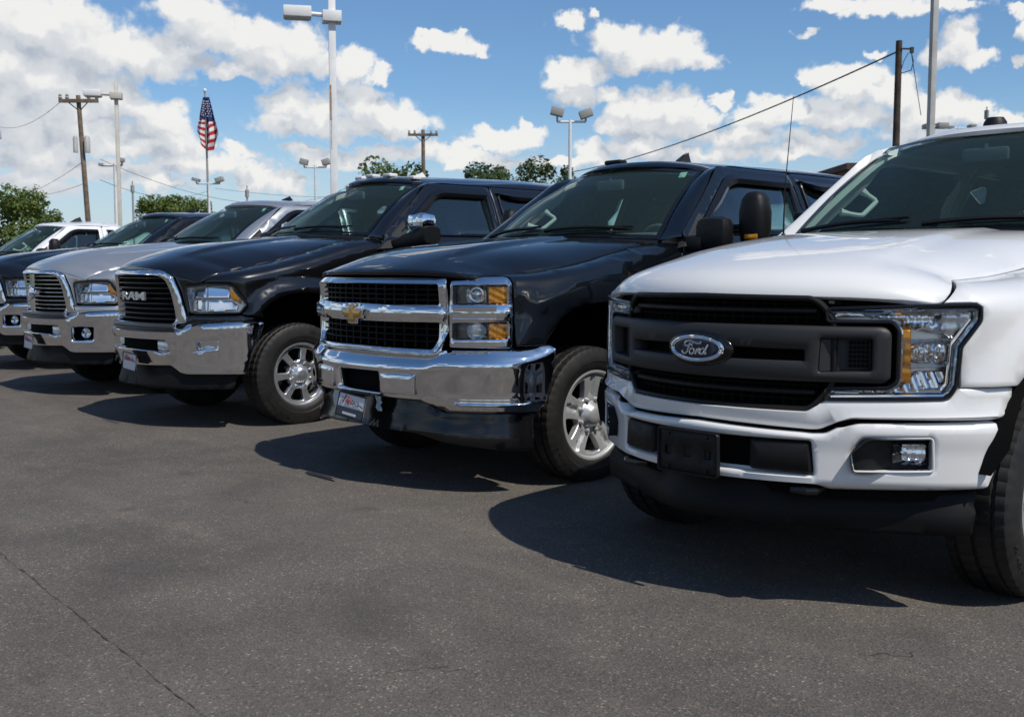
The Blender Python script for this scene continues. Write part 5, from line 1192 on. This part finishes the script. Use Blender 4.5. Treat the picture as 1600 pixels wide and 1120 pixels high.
def utility_pole(px, d, ytop, yarm, wpx, label, mat='pole_wood', arm=(-30, 30), lean=0., extra=()):
    o = empty('utility_pole', at(px, d), QZ); tag(o, label, 'utility pole', 'wooden utility poles'); k = d / FPX; H_ = hz(ytop, d)
    mb = MB(); mb.tube([(lean * (z / H_), 0, z) for z in [H_ * i / 6 for i in range(7)]], [wpx * k / 2 * (1.15 - .3 * i / 6) for i in range(7)], n=10); mb.build('pole', mat, o)
    if arm:
        za = hz(yarm, d); x0 = lean * za / H_; mb = MB(); mb.box((x0 + (arm[0] + arm[1]) / 2 * k, -.12, za), ((arm[1] - arm[0]) * k, .11, .13)); ar = mb.build('crossarm', mat, o)
        for q in [arm[0] + 2, arm[0] * .55, arm[1] * .55, arm[1] - 2]:
            mb = MB(); mb.lathe([(0, .05), (.06, .075), (.10, .05), (.15, .065), (.20, .03), (.2, 0)], (x0 + q * k, -.12, za + .06), 'z', 10); mb.build('insulator', 'lamp_grey', ar)
        mb = MB(); mb.tube([(x0 + arm[0] * .5 * k, -.12, za - .05), (x0, 0, za - abs(arm[0]) * .5 * k)], .02); mb.tube([(x0 + arm[1] * .5 * k, -.12, za - .05), (x0, 0, za - abs(arm[1]) * .5 * k)], .02); mb.build('brace', mat, o)
    for ex, ey, ew, eh in extra:
        z = hz(ey, d); x0 = lean * z / H_; mb = MB(); mb.lathe([(-eh * k / 2, 0), (-eh * k / 2, ew * k / 2), (eh * k / 2, ew * k / 2), (eh * k / 2 + .08, ew * k * .3), (eh * k / 2 + .08, 0)], (x0 + ex * k, -.1, z), 'z', 14); mb.build('transformer', 'pole_grey', o)
    return o
utility_pole(148.5, 40, 155, 164, 8.0, 'wooden utility pole with crossarm and transformers at left', arm=(-28, 32), lean=-.36, extra=((-8.5, 231, 7, 22), (9.5, 231, 9, 22)))
utility_pole(663, 60, 207, 215, 6.5, 'short wooden utility pole with crossarm beyond the charcoal pickup', arm=(-23, 23))
rp = utility_pole(1392, 34, 73, 85, 11.5, 'dark bare wooden pole with a cable bracket, behind the right pickups', 'pole_wood_dark', arm=None)
mb = MB(); k = 34 / FPX; mb.box((10 * k, -.1, hz(86, 34)), (16 * k, .05, .05)); mb.box((18 * k, -.1, hz(88, 34)), (.10, .10, .18)); mb.tube([(17 * k, -.1, hz(90, 34)), (21 * k, -.1, hz(105, 34)), (18 * k, -.1, hz(118, 34)), (4 * k, -.05, hz(122, 34))], .016); mb.tube([(13 * k, -.1, hz(92, 34)), (6 * k, -.1, hz(105, 34)), (3 * k, -.1, hz(116, 34))], .012); mb.build('cable_bracket', 'wire', rp)
def wire(pts, r_, label, n=24, sag=0.):
    P = []
    for (a, b) in zip(pts[:-1], pts[1:]):
        for i in range(n): t = i / n; q = a.lerp(b, t); q.z -= sag * 4 * t * (1 - t); P.append(q)
    P.append(pts[-1]); mb = MB(); mb.tube(P, r_, n=5); o = mb.build('overhead_wire', 'wire', None); tag(o, label, 'wire', 'overhead wires'); return o
def pt(px, py, d): return at(px, d, hz(py, d))
wire([pt(1388, 90, 34), pt(893, 271, 70)], .028, 'thick cable running down leftwards from the dark bare pole', sag=.5)
wire([pt(1412, 95, 34), pt(1429, 185, 36)], .012, 'short loose cable hanging right of the dark bare pole')
for (x0, y0, d0), (x1, y1, d1), sg, lb in (((165, 252, 40), (520, 306, 62), 1.0, 'sagging wire from the left utility pole towards the tall white post'), ((163, 283, 40), (330, 300, 60), .5, 'lower slack wire between the left utility pole and the flagpole'), ((40, 305, 70), (134, 258, 40), .2, 'wire dropping left from the left utility pole below its transformers'),
      ((70, 306, 70), (140, 288, 40), .1, 'lowest wire left of the left utility pole'), ((-5, 196, 60), (108, 163, 40), .6, 'faint high wire to the left end of the crossarm'), ((340, 296, 58), (640, 306, 62), .3, 'flat wire between the flagpole and the short utility pole')):
    wire([pt(x0, y0, d0), pt(x1, y1, d1)], .009, lb, sag=sg)
for px, y0, d, lb in ((213, 285, 60, 'thin aerial mast right of the slim cream lamp post'), (1530, 172, 50, 'tiny mast above the white pickup roof at right'), (390, 292, 60, 'tiny mast between flagpole and tall white post')):
    o = empty('mast', at(px, d)); tag(o, lb, 'mast'); mb = MB(); mb.tube([(0, 0, 0), (0, 0, hz(y0 + 10, d))], .055, n=6); mb.tube([(0, 0, hz(y0 + 10, d)), (0, 0, hz(y0, d))], .03, n=6); mb.build('pole', 'lamp_grey', o); mb = MB(); mb.box((0, 0, hz(y0 + 12, d)), (.16, .16, .4)); mb.build('fitting', 'lamp_grey', o)

# flag
d = 64; k = d / FPX; o = empty('flagpole', at(331, d), QZ); tag(o, 'flagpole carrying a limp striped flag', 'flagpole')
mb = MB(); zt = hz(150, d); mb.tube([(0, 0, 0), (-.1, 0, zt)], [.09, .05], n=10); mb.build('pole', 'lamp_grey', o); mb = MB(); mb.lathe([(-.12, 0), (-.08, .09), (0, .12), (.08, .09), (.12, 0)], (-.1, 0, zt + .1), 'z', 12); mb.build('finial', 'pole_white', o)
fl = empty('flag', at(331, d) + Vector((0, 0, 0)), QZ); tag(fl, 'limp red white and blue flag hanging from the pole', 'flag')
def flagpt(a, b):
    """a across the fly 0..1, b down the hoist 0..1: a limp flag hanging from its upper corner in folds"""
    x = (-1 + 2 * a); top = Vector((-1 + 3 * a, 0, 158)); 
    px = -14 + (a * 30) * 1.0; l = (a - .45)
    X = (l * (9 + 36 * b) - 1) * (1 - .45 * sstep(b, .72, 1.)); Z = 158 + b * (62 + 16 * math.cos((a - .5) * 2.2)) + 10 * a * b - 18 * abs(l) * b * (b > .5) * .6
    return Vector((X * k, (-.10 + .22 * math.sin(a * 15 + b * 2)) * (0.3 + b), hz(Z, d)))
st = [('flag_red' if i % 2 == 0 else 'flag_white') for i in range(13)]
def strip(nm, a0, a1, b0, b1, mat, off_=0.):
    mb = MB(); mb.grid([[flagpt(a0 + (a1 - a0) * i / 16, b0 + (b1 - b0) * j / 3) + Vector((0, -off_, 0)) for i in range(17)] for j in range(4)]); mb.build(nm, mat, fl)
# the flag's stripes run steeply because it hangs by one corner: strips across a, canton at the top
def diag(u, v): return flagpt(min(1, max(0, u)), min(1, max(0, v)))
for i in range(13):
    mb = MB(); rows = []
    for j in range(15):
        t = j / 14; row = []
        for q in (0, 1):
            c = (i + q) / 13; row.append((t, c))
        rows.append(row)
    P = lambda t, c: flagpt(.0 + 1.0 * t, min(1, .36 + .64 * c - .40 * (t - .0) * (1 - c) + .12 * (1 - t) * c * 0)) if True else None
    mb.grid([[P(t, c) for (t, c) in r_] for r_ in rows]); mb.build('stripe', st[i], fl)
mb = MB(); mb.grid([[flagpt(i / 14, (.36 - .40 * i / 14 * 1.0 + .02) * j / 8 if i < 13 else 0.0) for i in range(13)] for j in range(9)]); 
mb2 = MB(); mb2.grid([[flagpt(i / 12, (.42 + .02 * (i > 6)) * j / 8) + Vector((0, -.05, 0)) for i in range(13)] for j in range(9)]); cn = mb2.build('canton', 'flag_blue', fl)
mb = MB()
for j in range(7):
    for i in range(5):
        c = flagpt(.16 + .16 * i + .08 * (j % 2), .08 + .045 * j) + Vector((0, -.09, 0)); q = [c + Vector((math.sin(a) * rr, -.004 * 0, math.cos(a) * rr)) for a, rr in [(m_ * math.pi / 5, (.055 if m_ % 2 == 0 else .022)) for m_ in range(10)]]; mb.add(q, [tuple(range(10))])
mb.build('stars', 'flag_white', cn, False)

# ---------------------------------------------------------------- trees and buildings
def tree(p, h, w_, label, mat, seed, n=6500, trunk=.30, group=None):
    rnd = random.Random(seed); o = empty('tree', p); tag(o, label, 'tree', group)
    mb = MB(); mb.tube([(0, 0, 0), (.05 * w_, 0, h * .25), (0, .03 * w_, h * .55)], [.03 * h, .024 * h, .012 * h], n=8)
    lobes = []
    for i in range(26):
        a = rnd.uniform(0, 6.283); q = rnd.uniform(0, 1) ** .6; z = rnd.uniform(trunk, .93); f = 1 - abs((z - .55) / .50) ** 4 * .75
        c = Vector((math.cos(a) * q * w_ * .42 * f, math.sin(a) * q * w_ * .42 * f, z * h)); lobes.append((c, rnd.uniform(.13, .24) * w_ * (.7 + .3 * f)))
        if i < 7: mb.tube([(0, 0, h * rnd.uniform(.2, .45)), c * .6 + Vector((0, 0, h * .18)), c], [.012 * h, .007 * h, .003 * h], n=5)
    mb.build('trunk', 'bark', o)
    mb = MB(); V = []; Fc = []
    for i in range(n):
        c, rr = lobes[rnd.randrange(len(lobes))]; v = Vector((rnd.gauss(0, 1), rnd.gauss(0, 1), rnd.gauss(0, .85))); v.normalize(); p_ = c + v * rr * rnd.uniform(.45, 1.08) ** .6
        sz = rnd.uniform(.03, .065) * w_ * .60; a = Vector((rnd.uniform(-1, 1), rnd.uniform(-1, 1), rnd.uniform(-.6, .6))).normalized(); b = a.cross(v + Vector((rnd.uniform(-.6, .6), rnd.uniform(-.6, .6), .3))).normalized()
        k0 = len(V); V += [p_ + a * sz, p_ + b * sz * .7, p_ - a * sz * .9, p_ - b * sz * .6]; Fc.append((k0, k0 + 1, k0 + 2, k0 + 3))
    mb.add(V, Fc); mb.build('crown', mat, o, False); return o
def tree_px(px, ytop, wpx, d, label, mat, seed, **k): h = hz(ytop, d) * .98; return tree(at(px, d), h, wpx * 1.2 * d / FPX, label, mat, seed, **k)
BT = 'background trees'
tree_px(24, 296, 88, 66, 'bright green bushy tree at the left edge behind the white pickup', 'leaves_bright', 3, group=BT, n=7000)
tree_px(78, 324, 58, 70, 'lower bright green tree right of the left-edge tree', 'leaves_bright', 4, group=BT)
tree_px(258, 301, 66, 64, 'bright green tree under the flag, left one', 'leaves_bright', 5, group=BT); tree_px(312, 302, 56, 68, 'bright green tree under the flag, right one', 'leaves_bright', 6, group=BT)
tree_px(618, 252, 104, 60, 'rounded green tree top left of the short utility pole', 'leaves_mid', 7, group=BT)
tree_px(768, 240, 96, 60, 'broad dark green tree top right of the short utility pole', 'leaves_dark', 8, group=BT, n=7000); tree_px(826, 246, 82, 62, 'narrow dark green tree top, middle of three beside the twin flood lamps', 'leaves_dark', 9, group=BT); tree_px(866, 252, 72, 62, 'small dark green tree top just left of the twin flood lamps', 'leaves_dark', 10, group=BT)
tree_px(1312, 246, 22, 80, 'tiny green tree top over the roof of the black pickup', 'leaves_mid', 11, group=BT, n=900)
def building(p, size, rz, label, wall, rows=1, roof='roof_brown', win=8):
    o = empty('building', p, rz); tag(o, label, 'building'); L_, D_, H_ = size
    mb = MB(); mb.box((0, 0, H_ / 2), (L_, D_, H_)); mb.build('wall', wall, o, False); mb = MB(); mb.box((0, 0, H_ + .12), (L_ + .3, D_ + .3, .28)); mb.build('roof_edge', roof, o, False)
    for i in range(win):
        x = -L_ / 2 + L_ * (i + .5) / win; mb = MB(); mb.box((x, -D_ / 2 - .01, H_ * .5), (L_ / win * .6, .06, H_ * .42)); wn = mb.build('window', 'window_dark', o, False)
        mb = MB(); mb.box((x, -D_ / 2 - .03, H_ * .5), (.06, .06, H_ * .42)); mb.build('mullion', 'pole_white', wn, False)
    return o
building(at(1590, 52) + Vector((0, 0, 0)), (19.5, 8, hz(258, 48) - .25), QZ, 'low dark brick building behind the right-hand pickups', 'brick', win=0)
# across the lot, behind the photographer: what the chrome and the glass mirror
building(Vector((-6, -52, 0)), (26, 12, 4.6), math.pi, 'pale low building across the lot, behind the photographer', 'wall_pale', win=9)
for i, (x, y, h, w_) in enumerate(((-62, -30, 7, 8), (-46, -46, 8.5, 10), (-33, -55, 7, 8), (-27, -50, 9, 9), (14, -50, 8, 9), (24, -46, 9.5, 11), (36, -40, 8, 9), (46, -28, 9, 10), (56, -12, 8, 9), (62, 4, 8, 10), (-66, -8, 8, 9))):
    tree((x, y, 0), h, w_, ('mid', 'dark', 'bright')[i % 3] + ' green tree behind the photographer, ' + ('beyond the left end of the low building', 'second from the left', 'third from the left', 'fourth from the left', 'just right of the low building', 'second right of the low building', 'third right of the low building', 'fourth right of the low building', 'fifth right of the low building', 'last at the right', 'first at the far left')[i], ('leaves_mid', 'leaves_dark', 'leaves_bright')[i % 3], 40 + i, n=900, group='trees behind the photographer')
